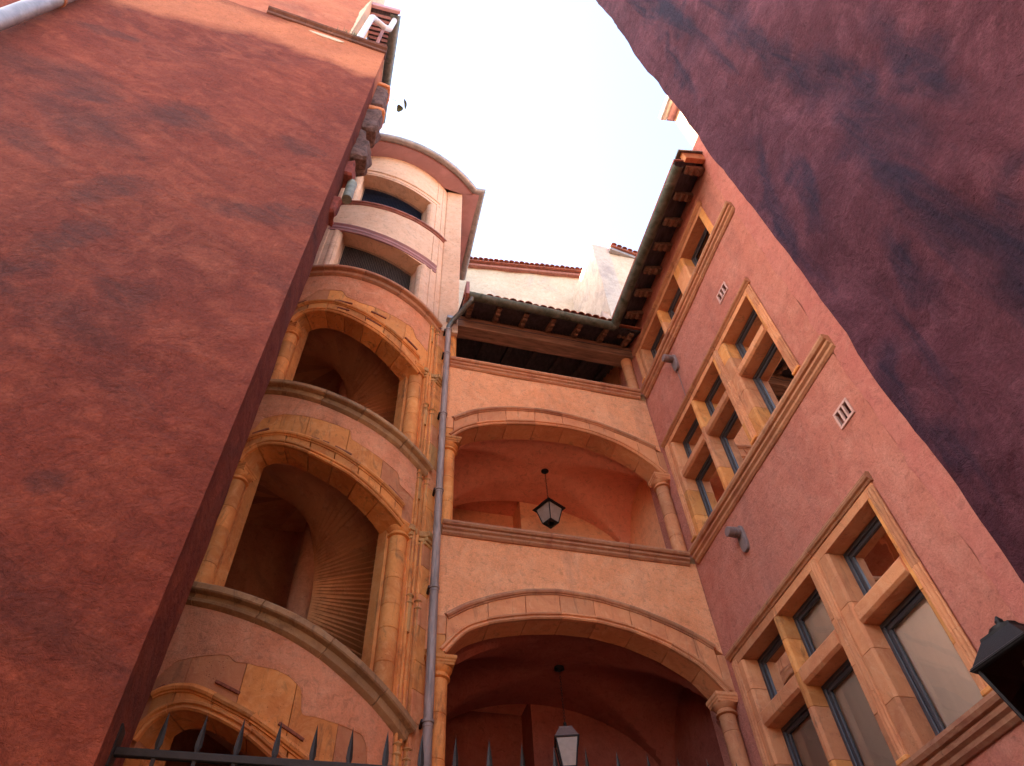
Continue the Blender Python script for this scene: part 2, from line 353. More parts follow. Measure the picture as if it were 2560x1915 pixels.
# ================================================================== RIGHT BUILDING (three rows of mullioned windows)
RB = thing('mullioned_house', (5.28, 3.0, 0), 'rose plaster building on the right with three storeys of stone mullioned windows', 'building')
rows = [  # sill, head, transom (lo, hi), hood z
    dict(s=4.44, h=6.66, t=(5.74, 5.95), hood=6.78),
    dict(s=8.80, h=10.92, t=(10.0, 10.18), hood=11.03),
    dict(s=12.93, h=13.84, t=None, hood=13.96)]
bays = [(6.69, 7.57), (5.77, 6.58), (4.50, 5.36)]
Y0, Y1 = 4.32, 7.80
def wall_cells(parent, S, ys, zs, holes, mat, d0, d1, name='wall'):
    """one wall mesh with rectangular openings, as a relief-bearing fine grid on the front face"""
    mb = MB()
    def hole(a, b, c, d):
        return any(a >= h[0] - 1e-4 and b <= h[1] + 1e-4 and c >= h[2] - 1e-4 and d <= h[3] + 1e-4 for h in holes)
    ny, nz = len(ys), len(zs); idx = {}; v = []; f = []
    def vid(i, j, side):
        k = (i, j, side)
        if k not in idx:
            d = (d0 if side == 0 else d1); p = ys[i]; z = zs[j]
            if side == 0:
                d += (mn.noise(Vector((p * .9, z * .9, 3.3))) * .016 + mn.noise(Vector((p * 3, z * 3, 1.3))) * .005)
            x, y = S(p, d); idx[k] = len(v); v.append((x, y, z))
        return idx[k]
    solidc = [[not hole(ys[i], ys[i + 1], zs[j], zs[j + 1]) for j in range(nz - 1)] for i in range(ny - 1)]
    for i in range(ny - 1):
        for j in range(nz - 1):
            if not solidc[i][j]: continue
            f.append((vid(i, j, 0), vid(i + 1, j, 0), vid(i + 1, j + 1, 0), vid(i, j + 1, 0)))
            f.append((vid(i, j, 1), vid(i, j + 1, 1), vid(i + 1, j + 1, 1), vid(i + 1, j, 1)))
            for di, dj, A, B in ((-1, 0, (i, j), (i, j + 1)), (1, 0, (i + 1, j), (i + 1, j + 1)), (0, -1, (i, j), (i + 1, j)), (0, 1, (i, j + 1), (i + 1, j + 1))):
                a, b = i + di, j + dj
                if a < 0 or b < 0 or a >= ny - 1 or b >= nz - 1 or not solidc[a][b]:
                    f.append((vid(*A, 0), vid(*B, 0), vid(*B, 1), vid(*A, 1)))
    mb.add(v, f)
    return mb.build(name, mat, parent, smooth=True)
def cutlist(a, b, step, must):
    xs = sorted(set([round(a, 4), round(b, 4)] + [round(m, 4) for m in must if a < m < b])); out = []
    for p, q in zip(xs[:-1], xs[1:]):
        n = max(1, round((q - p) / step)); out += [p + (q - p) * k / n for k in range(n)]
    return out + [xs[-1]]
VENTS = [(4.72, 5.03, 11.56, 11.80), (4.00, 4.28, 7.58, 7.84)]
holes = [(Y0, Y1, r['s'], r['hood']) for r in rows]
vh = [(a + .02, b - .02, c + .02, d - .02) for a, b, c, d in VENTS]
ys = cutlist(3.8, 8.7, .14, [Y0, Y1] + [v for h in vh for v in h[:2]])
zs = cutlist(0, 14.95, .14, [v for r in rows for v in (r['s'], r['hood'])] + [v for h in vh for v in h[2:]])
wall_cells(RB, S_R, ys, zs, holes + vh, 'right', 0, -.45)
# redder painted strip towards the alley, its plaster coat ending in a ragged lip
mb = MB(); N = 130
rg = [3.80 + .05 * mn.noise(Vector((0, k * .23, 7))) + .02 * mn.noise(Vector((2, k * 1.1, 7))) for k in range(N + 1)]
rings = []
for k in range(N + 1):
    z = 15.45 * k / N; q = rg[k]
    rings.append([(5.30, 1.2, z), (5.262, 1.2, z), (5.258, 2.4, z), (5.262, q - .03, z), (5.272 + .0, q, z), (5.30, q + .001, z), (5.75, q - .02, z), (5.75, 1.2, z)])
mb.loft(rings); mb.build('red_painted_strip', 'red', RB, smooth=True, label='redder painted edge of the wall with a ragged plaster lip')
# vents
for n_, (a, b, c, d) in enumerate(VENTS):
    fr = MB()
    fr.box(5.262, 5.30, a, b, c, c + .035).box(5.262, 5.30, a, b, d - .035, d).box(5.262, 5.30, a, a + .03, c + .035, d - .035).box(5.262, 5.30, b - .03, b, c + .035, d - .035)
    wd = (b - a - .06)
    for k in (1, 2): fr.box(5.264, 5.30, a + .03 + wd * k / 3 - .014, a + .03 + wd * k / 3 + .014, c + .035, d - .035)
    fr.build('vent_grille', 'grille', RB, bevel=.003)
    MB().box(5.42, 5.44, a, b, c, d).build('vent_backing', 'black', RB)
# stone window groups
def frame_window(z0, z1, y0, y1, curtain):
    xg = 5.51
    w_ = MB(); t = .055
    w_.box(xg - .03, xg + .04, y0, y1, z0, z0 + t).box(xg - .03, xg + .04, y0, y1, z1 - t, z1).box(xg - .03, xg + .04, y0, y0 + t, z0 + t, z1 - t).box(xg - .03, xg + .04, y1 - t, y1, z0 + t, z1 - t)
    f = w_.build('window', 'frame', RB, bevel=.006)
    s_ = MB(); a, b, c, d = y0 + t + .004, y1 - t - .004, z0 + t + .004, z1 - t - .004; q = .045
    s_.box(xg - .012, xg + .028, a, b, c, c + q).box(xg - .012, xg + .028, a, b, d - q, d).box(xg - .012, xg + .028, a, a + q, c + q, d - q).box(xg - .012, xg + .028, b - q, b, c + q, d - q)
    s_.build('casement', 'frame', f, bevel=.004)
    MB().add([(xg + .008, a + q, c + q), (xg + .008, b - q, c + q), (xg + .008, b - q, d - q), (xg + .008, a + q, d - q)], [(0, 1, 2, 3)]).build('pane', 'glass', f)
    if curtain:
        c_ = MB(); nn = 24; pts = []
        for k in range(nn + 1):
            y = y0 + (y1 - y0) * k / nn; pts.append((xg + .055 + .003 * math.sin(k * 1.9), y))
        c_.loft([[(x, y, z0), (x, y, z1), (x + .006, y, z1), (x + .006, y, z0)] for x, y in pts])
        c_.build('blind', 'curtain', f, smooth=True)
def blocks(a, b, hmin, hmax):
    out = [a]
    while out[-1] < b - hmax * 1.2: out.append(out[-1] + random.uniform(hmin, hmax))
    return list(zip(out, out[1:] + [b]))
def stoneblock(y0, y1, z0, z1, x0=5.262, x1=5.6, mat='stone_pk', cham=.03, name='jamb_stone', faces='lr'):
    """block with chamfered front arrises on the opening side(s)"""
    mb = MB(); c = cham
    l = c if 'l' in faces else 0; r = c if 'r' in faces else 0
    x0 += random.uniform(-.003, .003)
    poly = [(x0, y0 + l), (x0, y1 - r)] + ([(x0 + c, y1)] if r else []) + [(x1, y1), (x1, y0)] + ([(x0 + c, y0)] if l else [])
    mb.loft([[(x, y, z0 + .0015) for x, y in poly], [(x, y, z1 - .0015) for x, y in poly]])
    return mb.build(name, mat, RB, bevel=.004)
for ri, r in enumerate(rows):
    s, h, tr, hd = r['s'], r['h'], r['t'], r['hood']
    # jambs, pier and mullion in blocks
    for (a, b, fc, nm, mt) in ((7.57, Y1, 'l', 'jamb_stone', 'stone_pk'), (6.58, 6.69, 'lr', 'mullion_stone', 'stone'), (5.36, 5.77, 'lr', 'pier_stone', 'stone_pk'), (Y0, 4.50, 'r', 'jamb_stone', 'stone')):
        for (c, d) in blocks(s, h, .38, .62):
            stoneblock(a, b, c, d, mat=random.choice([mt, mt, 'stone', 'stone_pk']), faces=fc, name=nm, x1=5.66)
    for (a, b) in ((Y0, 5.565), (5.57, 6.63), (6.635, Y1)):
        stoneblock(a, b, h, hd, mat='stone_pk', faces='', name='lintel_stone', x1=5.66)
    for (a, b) in bays:
        if tr:
            mb = MB(); z0, z1 = tr; c = .035
            poly = [(5.262, z0 + c), (5.262, z1 - c), (5.262 + c, z1), (5.58, z1), (5.58, z0), (5.262 + c, z0)]
            mb.loft([[(x, a + .002, z) for x, z in poly], [(x, b - .002, z) for x, z in poly]])
            mb.build('transom', 'stone_pk', RB, bevel=.004)
            frame_window(tr[1], h, a, b, ri == 0); frame_window(s, tr[0], a, b, ri == 0)
        else:
            frame_window(s, h, a, b, False)
    # moulded colonnettes framing the group
    for yc in ((Y1 - .045, 5.60, 4.36) if ri < 2 else (Y1 - .045,)):
        for (c, d) in blocks(s + .02, hd - .06, .5, .9):
            mb = MB()
            for k, (dy, rr) in enumerate(((-.045, .016), (0, .026), (.045, .016))):
                mb.lathe([(rr, c + .002), (rr, d - .002)], 5.252, yc + dy, 16)
            mb.build('colonnette_drum', 'stone_pk', RB, smooth=True)
        mb = MB(); mb.box(5.20, 5.262, yc - .08, yc + .08, s, s + .05).build('colonnette_base', 'stone', RB, bevel=.01)
    # hood mould: lengths with a returned end
    hood = [(-.02, 0), (.03, 0), (.045, .02), (.07, .03), (.085, .055), (.07, .08), (.04, .09), (.055, .105), (.04, .125), (-.02, .13)]
    cuts = ((4.28, 5.56), (5.575, 6.65), (6.655, 7.86))
    for (a, b) in cuts:
        mb = MB(); sweep(mb, S_R, [(p, hd) for p in lin(a, b, 6)], hood); mb.build('hood_mould', 'ledge', RB, smooth=True)
    # room behind
MB().box(6.6, 6.62, 3.9, 8.0, 4.0, 15).box(5.7, 6.6, 3.9, 3.92, 4, 15).box(5.7, 6.6, 7.98, 8.0, 4, 15).box(5.7, 6.6, 3.92, 7.98, 8.2, 8.3).box(5.7, 6.6, 3.92, 7.98, 12.2, 12.3).box(5.7, 6.6, 3.92, 7.98, 14.6, 14.7).build('room', 'room', RB)
# string courses
for z, y0 in ((4.42, 3.72), (8.70, 3.70), (12.80, 3.74)):
    ledge(RB, S_R, lambda p, z=z: z, y0, 7.90, (5.1, 6.4), prof=[(a * 1.05, b * 1.15) for a, b in LEDGE])
# eaves: boarding, carved rafter ends, gutter, roof
MB().hexa([(4.62, 3.76, 14.335), (5.30, 3.76, 14.675), (5.30, 8.0, 14.675), (4.62, 7.36, 14.335), (4.62, 3.76, 14.355), (5.30, 3.76, 14.70), (5.30, 8.0, 14.70), (4.62, 7.36, 14.355)]).build('eaves_boarding', 'darkwood', RB)
def rafter_end(parent, base, dirn, L=.42, drop=.18, w=.075, mat='wood2', h=.13):
    """carved rafter end: ogee underside, running along dirn from the wall"""
    d = Vector(dirn).normalized(); s_ = Vector((-d.y, d.x, 0)) * w
    prof = [(0, 0), (0, -h), (.30 * L, -h - .01), (.42 * L, -h * .72), (.52 * L, -h * .95), (.66 * L, -h * .98), (.74 * L, -h * .62), (.86 * L, -h * .75), (L, -h * .55), (L, 0)]
    b0 = Vector(base); mb = MB(); sl_ = drop / L
    ring = lambda q: [tuple(b0 + d * u + q + Vector((0, 0, v - sl_ * u))) for u, v in prof]
    mb.loft([ring(-s_), ring(s_)])
    return mb.build('rafter_end', mat, parent, bevel=.006)
for y in (3.88, 4.41, 4.95, 5.50, 6.05, 6.60, 7.16, 7.68):
    rafter_end(RB, (5.28, y, 14.62), (-1, 0, 0), L=.40, drop=.17)
def gutter(parent, pts, r, mat, name='gutter', every=.6):
    """half-round gutter with a rolled rim, seams as proud bands"""
    pts = [Vector(p) for p in pts]; mb = MB(); rings = []
    for i, p in enumerate(pts):
        d0 = (pts[i] - pts[i - 1]).normalized() if i else (pts[1] - pts[0]).normalized()
        d1 = (pts[i + 1] - pts[i]).normalized() if i < len(pts) - 1 else d0
        d = (d0 + d1).normalized(); s_ = Vector((d.y, -d.x, 0)); k = 1 / max(.5, s_.dot(Vector((d0.y, -d0.x, 0))))
        ring = []
        for a in lin(0, math.pi, 13): ring.append(tuple(p + s_ * k * math.cos(a) * r + Vector((0, 0, -math.sin(a) * r))))
        for a in lin(math.pi, 0, 13): ring.append(tuple(p + s_ * k * math.cos(a) * r * .93 + Vector((0, 0, -math.sin(a) * r * .93))))
        rings.append(ring)
    mb.loft(rings)
    gt = mb.build(name, mat, parent, smooth=True)
    L = 0
    for a, b in zip(pts[:-1], pts[1:]):
        ln = (b - a).length; d = (b - a).normalized(); s_ = Vector((d.y, -d.x, 0)); k = every - L
        while k < ln:
            m2 = MB(); c = a + d * k; rg = []
            for q in (-.012, .012):
                rg.append([tuple(c + d * q + s_ * math.cos(t_) * r * 1.035 + Vector((0, 0, -math.sin(t_) * r * 1.035))) for t_ in lin(-.15, math.pi + .15, 13)] +
                          [tuple(c + d * q + s_ * math.cos(t_) * r * .98 + Vector((0, 0, -math.sin(t_) * r * .98))) for t_ in lin(math.pi + .15, -.15, 13)])
            m2.loft(rg); m2.build('gutter_seam', mat, gt, smooth=True); k += every
        L = ln - (k - every)
    mb = MB(); rimo = [tuple(p + Vector((0, 0, .0))) for p in pts]
    return gt
gutter(RB, [(4.66, 3.78, 14.24), (4.66, 7.38, 14.24)], .10, 'zincg', every=.72)
# roof slab and tiles of the right building
MB().hexa([(4.60, 3.74, 14.36), (8.6, 3.74, 16.5), (8.6, 10.2, 16.5), (4.60, 7.3, 14.36), (4.60, 3.74, 14.42), (8.6, 3.74, 16.58), (8.6, 10.2, 16.58), (4.60, 7.3, 14.42)]).build('roof', 'tile', RB)
# timber barge box closing the eaves
bb = MB().hexa([(4.82, 3.66, 14.42), (5.32, 3.66, 14.62), (5.32, 3.76, 14.62), (4.82, 3.76, 14.42), (4.78, 3.66, 14.66), (5.32, 3.66, 14.94), (5.32, 3.76, 14.94), (4.78, 3.76, 14.66)]).build('barge_board', 'stone_pk', RB, bevel=.008)
MB().hexa([(4.70, 3.62, 14.62), (5.40, 3.62, 14.95), (5.40, 3.80, 14.95), (4.70, 3.80, 14.62), (4.70, 3.62, 14.68), (5.40, 3.62, 15.01), (5.40, 3.80, 15.01), (4.70, 3.80, 14.68)]).build('barge_capping', 'zinc', RB, bevel=.006)

# boiler flue outlets on the right wall
def flue(y, zc, label):
    t = thing('flue_outlet', (5.24, y, zc), label, 'flue outlet', 'flue outlets on the rose wall')
    mb = MB(); pr = []
    for a in lin(0, 2 * math.pi, 33)[:-1]:
        ca, sa = math.cos(a), math.sin(a); e = 3.2
        pr.append((y + .085 * math.copysign(abs(ca) ** (2 / e), ca), zc + .21 * math.copysign(abs(sa) ** (2 / e), sa)))
    mb.loft([[(5.285, a, b) for a, b in pr], [(5.235, a, b) for a, b in pr]]); mb.build('back_plate', 'flue', t, bevel=.005)
    zt = zc + .10; mb = MB()
    def ring(x, r): return [(x, y + r * math.cos(q), zt + r * math.sin(q)) for q in lin(0, 2 * math.pi, 25)[:-1]]
    mb.loft([ring(5.235, .065), ring(5.12, .065)]); mb.build('spigot', 'flue', t, smooth=True)
    for k in range(3):
        mb = MB(); x = 5.20 - .028 * k; mb.loft([ring(x, .078), ring(x - .010, .078)]); mb.build('louvre_ring', 'flue', t, smooth=True)
    mb = MB(); mb.loft([ring(5.125, .072), ring(5.055, .072), ring(5.05, .066)]); mb.build('outlet_cap', 'flue', t, smooth=True)
flue(6.68, 12.12, 'small brown flue outlet on the rose wall beneath the top row of windows')
flue(6.66, 7.93, 'grey-brown round flue outlet on its plate between the middle and lowest windows')

MB().tube([(5.262, 6.70, 11.90), (5.262, 6.70, 11.7), (5.262, 6.712, 11.45), (5.262, 6.725, 11.17)], .006, 6).build('cable', 'flue', RB, label='thin cable running down from the upper flue outlet')
# ================================================================== GALLERY BUILDING
GB = thing('gallery_building', (3.2, 8.0, 0), 'orange plaster building across the courtyard with stacked arched galleries', 'building')
msoff = smoothcurve([(1.36, 10.58), (1.5, 10.76), (1.69, 10.9), (2.0, 11.05), (2.47, 11.19), (2.97, 11.28), (3.48, 11.31), (3.94, 11.26), (4.43, 11.09), (4.77, 10.87), (5.0, 10.66), (5.16, 10.45)])
mout = smoothcurve([(1.36, 11.06), (1.69, 11.33), (2.01, 11.48), (2.44, 11.61), (3.01, 11.69), (3.52, 11.67), (4.12, 11.57), (4.69, 11.36), (5.0, 11.22), (5.28, 11.08)])
lsoff = smoothcurve([(1.36, 6.56), (1.52, 6.78), (1.66, 6.92), (2.0, 7.07), (2.51, 7.19), (2.99, 7.25), (3.48, 7.25), (3.94, 7.17), (4.43, 7.00), (4.87, 6.74), (5.16, 6.38)])
lout = smoothcurve([(1.36, 7.09), (1.62, 7.28), (2.0, 7.46), (2.45, 7.61), (2.95, 7.68), (3.52, 7.65), (4.08, 7.53), (4.61, 7.35), (4.95, 7.19), (5.28, 6.98)])
def gal_wall(outer, ztop, name='wall'):
    ps = cutlist(1.10, 5.275, .09, [1.36, 5.16]); mb = MB(); v = []; f = []
    nz = 12
    def lo(p): return outer(min(max(p, 1.36), 5.28)) if p > 1.355 else outer(1.36) - .5
    for i, p in enumerate(ps):
        a = outer(p) if p >= 1.359 else 0
        if p < 1.359: a = outer(1.36) - .48
        for j in range(nz + 1):
            z = a + (ztop - a) * j / nz
            d = mn.noise(Vector((p * .9, z * .9, 8.3))) * .014 + mn.noise(Vector((p * 3, z * 3, 5.3))) * .005
            v.append((p, 8.0 - d, z))
        for j in range(nz + 1):
            z = a + (ztop - a) * j / nz; v.append((p, 8.36, z))
    m = 2 * (nz + 1)
    for i in range(len(ps) - 1):
        for j in range(nz):
            f.append((i * m + j, (i + 1) * m + j, (i + 1) * m + j + 1, i * m + j + 1))
            f.append((i * m + nz + 1 + j, i * m + nz + 2 + j, (i + 1) * m + nz + 2 + j, (i + 1) * m + nz + 1 + j))
        f.append((i * m, i * m + nz + 1, (i + 1) * m + nz + 1, (i + 1) * m)); k = nz
        f.append((i * m + k, (i + 1) * m + k, (i + 1) * m + nz + 1 + k, i * m + nz + 1 + k))
    mb.add(v, f); return mb.build(name, 'gal', GB, smooth=True)
gal_wall(mout, 12.62); gal_wall(lout, 8.52)
arch(GB, S_G, msoff, mout, 1.36, 5.16, 9, mat='stone_pk', cuts=[1.36, 1.80, 2.32, 2.86, 3.40, 3.92, 4.40, 4.82, 5.16])
arch(GB, S_G, lsoff, lout, 1.36, 5.16, 9, mat='stone_pk', cuts=[1.36, 1.92, 2.45, 2.95, 3.45, 3.98, 4.48, 4.88, 5.16])
for z, cuts in ((8.67, (2.9, 4.15)), (12.80, (3.7,))):
    ledge(GB, S_G, lambda p, z=z: z, 1.24, 5.16, cuts)
MB().box(1.2, 5.28, 8.0, 8.36, 8.47, 8.66).build('parapet_cap', 'slab', GB)
MB().box(1.2, 5.28, 8.0, 8.36, 12.58, 12.79).build('parapet_cap', 'slab', GB)
def column(parent, x, y, z0, z1, r=.115, cap=True, hcap=.26, mat='stone', ab=.20, rotz=0, square=True):
    """drums, then a moulded capital with square abacus"""
    zt = z1 - (hcap if cap else 0); z = z0
    while z < zt - .05:
        z2 = min(zt, z + random.uniform(.34, .58))
        if zt - z2 < .15: z2 = zt
        rr = r * random.uniform(.99, 1.01)
        MB().lathe([(rr - .006, z + .001), (rr, z + .010), (rr, z2 - .010), (rr - .006, z2 - .001)], x, y, 28).build('column_drum', mat, parent, smooth=True)
        z = z2
    if cap:
        MB().lathe([(r, zt), (r + .03, zt + .012), (r + .032, zt + .03), (r + .004, zt + .045), (r + .004, zt + .075), (r + .035, zt + .10), (r + .055, zt + .14)], x, y, 28).build('capital_neck', mat, parent, smooth=True)
        mb = MB(); lv = [(ab * .84, zt + .14), (ab * .86, zt + .165), (ab * .92, zt + .18), (ab * .92, zt + .20), (ab, zt + .215), (ab, z1)]
        rg = []
        for a, zz in lv:
            rg.append([(x + a * (cx_ * math.cos(rotz) - cy_ * math.sin(rotz)), y + a * (cx_ * math.sin(rotz) + cy_ * math.cos(rotz)), zz) for cx_, cy_ in ((-1, -1), (1, -1), (1, 1), (-1, 1))])
        mb.loft(rg); mb.build('abacus', mat, parent, bevel=.004)
column(GB, 1.30, 8.12, 4.35, 6.52, r=.12); column(GB, 5.14, 8.12, 4.35, 6.40, r=.11, ab=.165, mat='stone_pk')
column(GB, 1.30, 8.12, 8.66, 10.56, r=.12); column(GB, 5.15, 8.12, 8.66, 10.48, r=.115, ab=.165, mat='stone_pk')
column(GB, 1.27, 8.14, 12.79, 14.06, r=.12, cap=False); column(GB, 5.17, 8.14, 12.79, 14.14, r=.115, cap=False, mat='stone_pk')
for z0, z1 in ((10.56, 11.08), (6.52, 7.10)):
    MB().box(1.17, 1.355, 7.975, 8.36, z0, z1 - .28).build('springer_stone', 'stone', GB, bevel=.01)
    MB().box(1.17, 1.355, 7.97, 8.36, z1 - .278, z1).build('springer_stone', 'stone_pk', GB, bevel=.01)
for zt, zb in ((10.48, 11.05), (6.40, 6.95)):
    MB().hexa([(5.162, 7.975, zt), (5.29, 7.975, zt), (5.29, 8.36, zt), (5.162, 8.36, zt), (5.162, 7.975, zb), (5.29, 7.975, zb), (5.29, 8.36, zb), (5.162, 8.36, zb)]).build('springer_stone', 'stone_pk', GB, bevel=.01)
# stone side piers of the galleries
MB().box(1.02, 1.19, 8.04, 8.5, 0, 14.5).build('corner_pier', 'stone_pk', GB, bevel=.01)
MB().box(5.20, 5.74, 8.26, 8.6, 0, 14.3).build('side_pier', 'right', GB)
# vaulted interiors
def interior(zapex, zspring, soffit_, yb=10.15, x0=1.12, x1=5.34, y0=8.34, tint='vault'):
    mb = MB(); nx, ny = 56, 36; v = []; f = []
    def fz(x, y):
        hx = max(0, 1 - ((x - (x0 + x1) / 2) / ((x1 - x0) / 2)) ** 2) ** .5; hy = max(0, 1 - ((y - (y0 + yb) / 2) / ((yb - y0) / 2)) ** 2) ** .5
        k = 70; a, b = hx, hy
        m_ = max(a, b) + math.log(1 + math.exp(-k * abs(a - b))) / k
        return zspring + (zapex - zspring) * min(m_, 1.0 + math.log(2) / k)
    for i in range(nx + 1):
        for j in range(ny + 1):
            x = x0 + (x1 - x0) * i / nx; y = y0 + (yb - y0) * j / ny
            v.append((x, y, max(fz(x, y), soffit_(min(max(x, 1.36), 5.16)) + .03 - max(0, y - y0 - .15) * 2)))
    for i in range(nx):
        for j in range(ny):
            a = i * (ny + 1) + j; f.append((a, a + 1, a + ny + 2, a + ny + 1))
    n = len(v); v += [(x, y, z + .08) for x, y, z in v]
    f += [tuple(q + n for q in reversed(t)) for t in f]
    mb.add(v, f); mb.build('vault', 'vault' if zapex > 9 else 'vaultshade', GB, smooth=True)
    wm = 'inside' if zapex > 9 else 'vaultshade'
    zf = zspring - 1.75
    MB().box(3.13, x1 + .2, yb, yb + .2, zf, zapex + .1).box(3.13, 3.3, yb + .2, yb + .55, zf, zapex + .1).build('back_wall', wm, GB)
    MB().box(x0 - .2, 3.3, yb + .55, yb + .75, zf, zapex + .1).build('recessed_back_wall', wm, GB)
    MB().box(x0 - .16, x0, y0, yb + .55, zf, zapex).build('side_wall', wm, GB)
    MB().box(x0 - .2, x1 + .2, yb, yb + .8, zapex + .1, zapex + .2).build('recess_ceiling', 'vault', GB)
    # right side wall with a dark doorway
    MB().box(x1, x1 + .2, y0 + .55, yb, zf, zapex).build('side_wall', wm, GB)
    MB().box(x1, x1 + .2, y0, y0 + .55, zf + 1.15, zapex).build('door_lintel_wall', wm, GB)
    MB().box(x1 + .12, x1 + .2, y0 + .02, y0 + .52, zf + .1, zf + 1.15).build('doorway', 'black', GB)
    MB().box(x0 - .2, x1 + .2, 8.36, yb + .5, zf - .25, zf - .02).build('gallery_floor', 'paving', GB)
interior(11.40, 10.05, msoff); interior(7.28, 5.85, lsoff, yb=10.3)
# ground storey wall below the frame
MB().box(1.1, 5.28, 8.05, 8.4, 0, 4.3).build('ground_storey_wall', 'gal', GB)
# top loggia: beam, rafters, boards, back wall
MB().box(1.16, 5.30, 7.985, 8.30, 14.08, 14.46).build('beam', 'wood', GB, bevel=.012, seg=2)
MB().box(1.16, 5.30, 7.975, 8.0 - .016, 14.30, 14.315).build('beam_crack', 'darkwood', GB)
rs = math.tan(R_(28))
def roofz(y): return 14.56 + (y - 8.0) * rs
MB().hexa([(1.38, 7.42, roofz(7.42)), (5.3, 7.42, roofz(7.42)), (5.3, 13, roofz(13)), (1.38, 13, roofz(13)),
           (1.38, 7.42, roofz(7.42) + .05), (5.3, 7.42, roofz(7.42) + .05), (5.3, 13, roofz(13) + .05), (1.38, 13, roofz(13) + .05)]).build('roof_boarding', 'darkwood', GB)
for k in range(15):                             # board joints seen from below
    y = 8.45 + k * .2
    MB().box(1.38, 5.3, y, y + .17, roofz(y) - .022, roofz(y) - .003).build('ceiling_board', 'darkwood', GB)
xs_r = (1.58, 2.17, 2.76, 3.36, 3.95, 4.54, 5.11)
for x in xs_r:
    rafter_end(GB, (x, 8.0, roofz(8.0) - .01), (0, -1, 0), L=.50, drop=.26, w=.05)
    MB().hexa([(x - .05, 8.3, roofz(8.3) - .15), (x + .05, 8.3, roofz(8.3) - .15), (x + .05, 11.3, roofz(11.3) - .15), (x - .05, 11.3, roofz(11.3) - .15),
               (x - .05, 8.3, roofz(8.3) - .02), (x + .05, 8.3, roofz(8.3) - .02), (x + .05, 11.3, roofz(11.3) - .02), (x - .05, 11.3, roofz(11.3) - .02)]).build('rafter', 'darkwood', GB)
MB().box(.9, 5.5, 11.3, 11.5, 12.3, 16.2).build('loggia_back_wall', 'inside', GB)
MB().box(5.36, 5.5, 8.3, 11.3, 12.3, 15.9).build('loggia_side_wall', 'inside', GB)
MB().box(.95, 1.1, 8.4, 11.3, 12.3, 15.9).build('loggia_side_wall', 'inside', GB)
MB().box(.9, 5.5, 8.36, 11.3, 12.0, 12.2).build('gallery_floor', 'paving', GB)
sp = MB()
for k in range(150):
    x = 1.42 + k * .0255 + random.uniform(-.004, .004); y = 7.985 + .03 * (k % 3)
    sp.tube([(x, y + .02, 14.46), (x + random.uniform(-.012, .012), y + random.uniform(-.02, 0), 14.60)], .0022, 4)
s_ = sp.build('bird_spikes', 'wire', GB); s_['kind'] = 'stuff'
gutter(GB, [(1.46, 7.36, 14.30), (4.66, 7.38, 14.22)], .10, 'zincg', every=.64)
MB().box(1.40, 1.47, 7.22, 7.62, 14.14, 14.62).build('gable_board', 'copper', GB, bevel=.006)
# clay tiles
def tile(parent, c, axis, L, r=.085, tilt=0):
    mb = MB(); ax = Vector(axis).normalized(); s_ = Vector((ax.y, -ax.x, 0)).normalized(); n = s_.cross(ax)
    if n.z < 0: n = -n
    c = Vector(c); rings = []
    for u, rr in ((0, r), (L, r * .82)):
        ring = [tuple(c + ax * u + s_ * rr * math.cos(a) + n * rr * .75 * math.sin(a)) for a in lin(0, math.pi, 9)]
        ring += [tuple(c + ax * u + s_ * (rr - .014) * math.cos(a) + n * (rr - .014) * .75 * math.sin(a)) for a in lin(math.pi, 0, 9)]
        rings.append(ring)
    mb.loft(rings); return mb.build('roof_tile', 'tile', parent, smooth=True)
for k in range(19):
    for j in range(3):
        y = 7.28 + j * .38
        tile(GB, (1.58 + k * .165, y + random.uniform(-.02, .02), roofz(y) + .075 + random.uniform(0, .012)), (0, 1, rs), .45)
MB().hexa([(1.38, 7.34, roofz(7.34) + .055), (5.4, 7.34, roofz(7.34) + .055), (5.4, 13, roofz(13) + .055), (1.38, 13, roofz(13) + .055),
           (1.38, 7.34, roofz(7.34) + .085), (5.4, 7.34, roofz(7.34) + .085), (5.4, 13, roofz(13) + .085), (1.38, 13, roofz(13) + .085)]).build('roof', 'tile', GB)

# downpipe in the corner between tower and galleries
dp = thing('downpipe', (1.17, 7.86, 0), 'long grey-brown downpipe between the stair tower and the arched galleries', 'downpipe')
zz = [0, 1.9, 3.85, 5.62, 7.42, 9.20, 11.0, 12.8, 13.62]
px = lambda z: 1.165 + .012 * math.sin(z * .5)
for a, b in zip(zz[:-1], zz[1:]):
    MB().tube([(px(z), 7.86, z) for z in lin(a, b, 5)], .057, 20).build('pipe_section', 'pipe', dp, smooth=True)
    for q, rr in ((b, .070), (b - .05, .063), (b - .45, .060)):
        MB().tube([(px(q), 7.86, q - .018), (px(q), 7.86, q + .018)], rr, 20).build('pipe_collar', 'pipe', dp, smooth=True)
    MB().box(px(b) - .085, px(b) - .05, 7.84, 8.0, b - .02, b + .02).build('pipe_bracket', 'iron', dp, bevel=.003)
MB().tube([(1.17, 7.86, 13.60), (1.175, 7.85, 13.75), (1.24, 7.78, 13.90), (1.38, 7.62, 14.02), (1.46, 7.48, 14.08), (1.54, 7.39, 14.14), (1.545, 7.37, 14.22)], .055, 16).build('pipe_bend', 'zinc', dp, smooth=True)

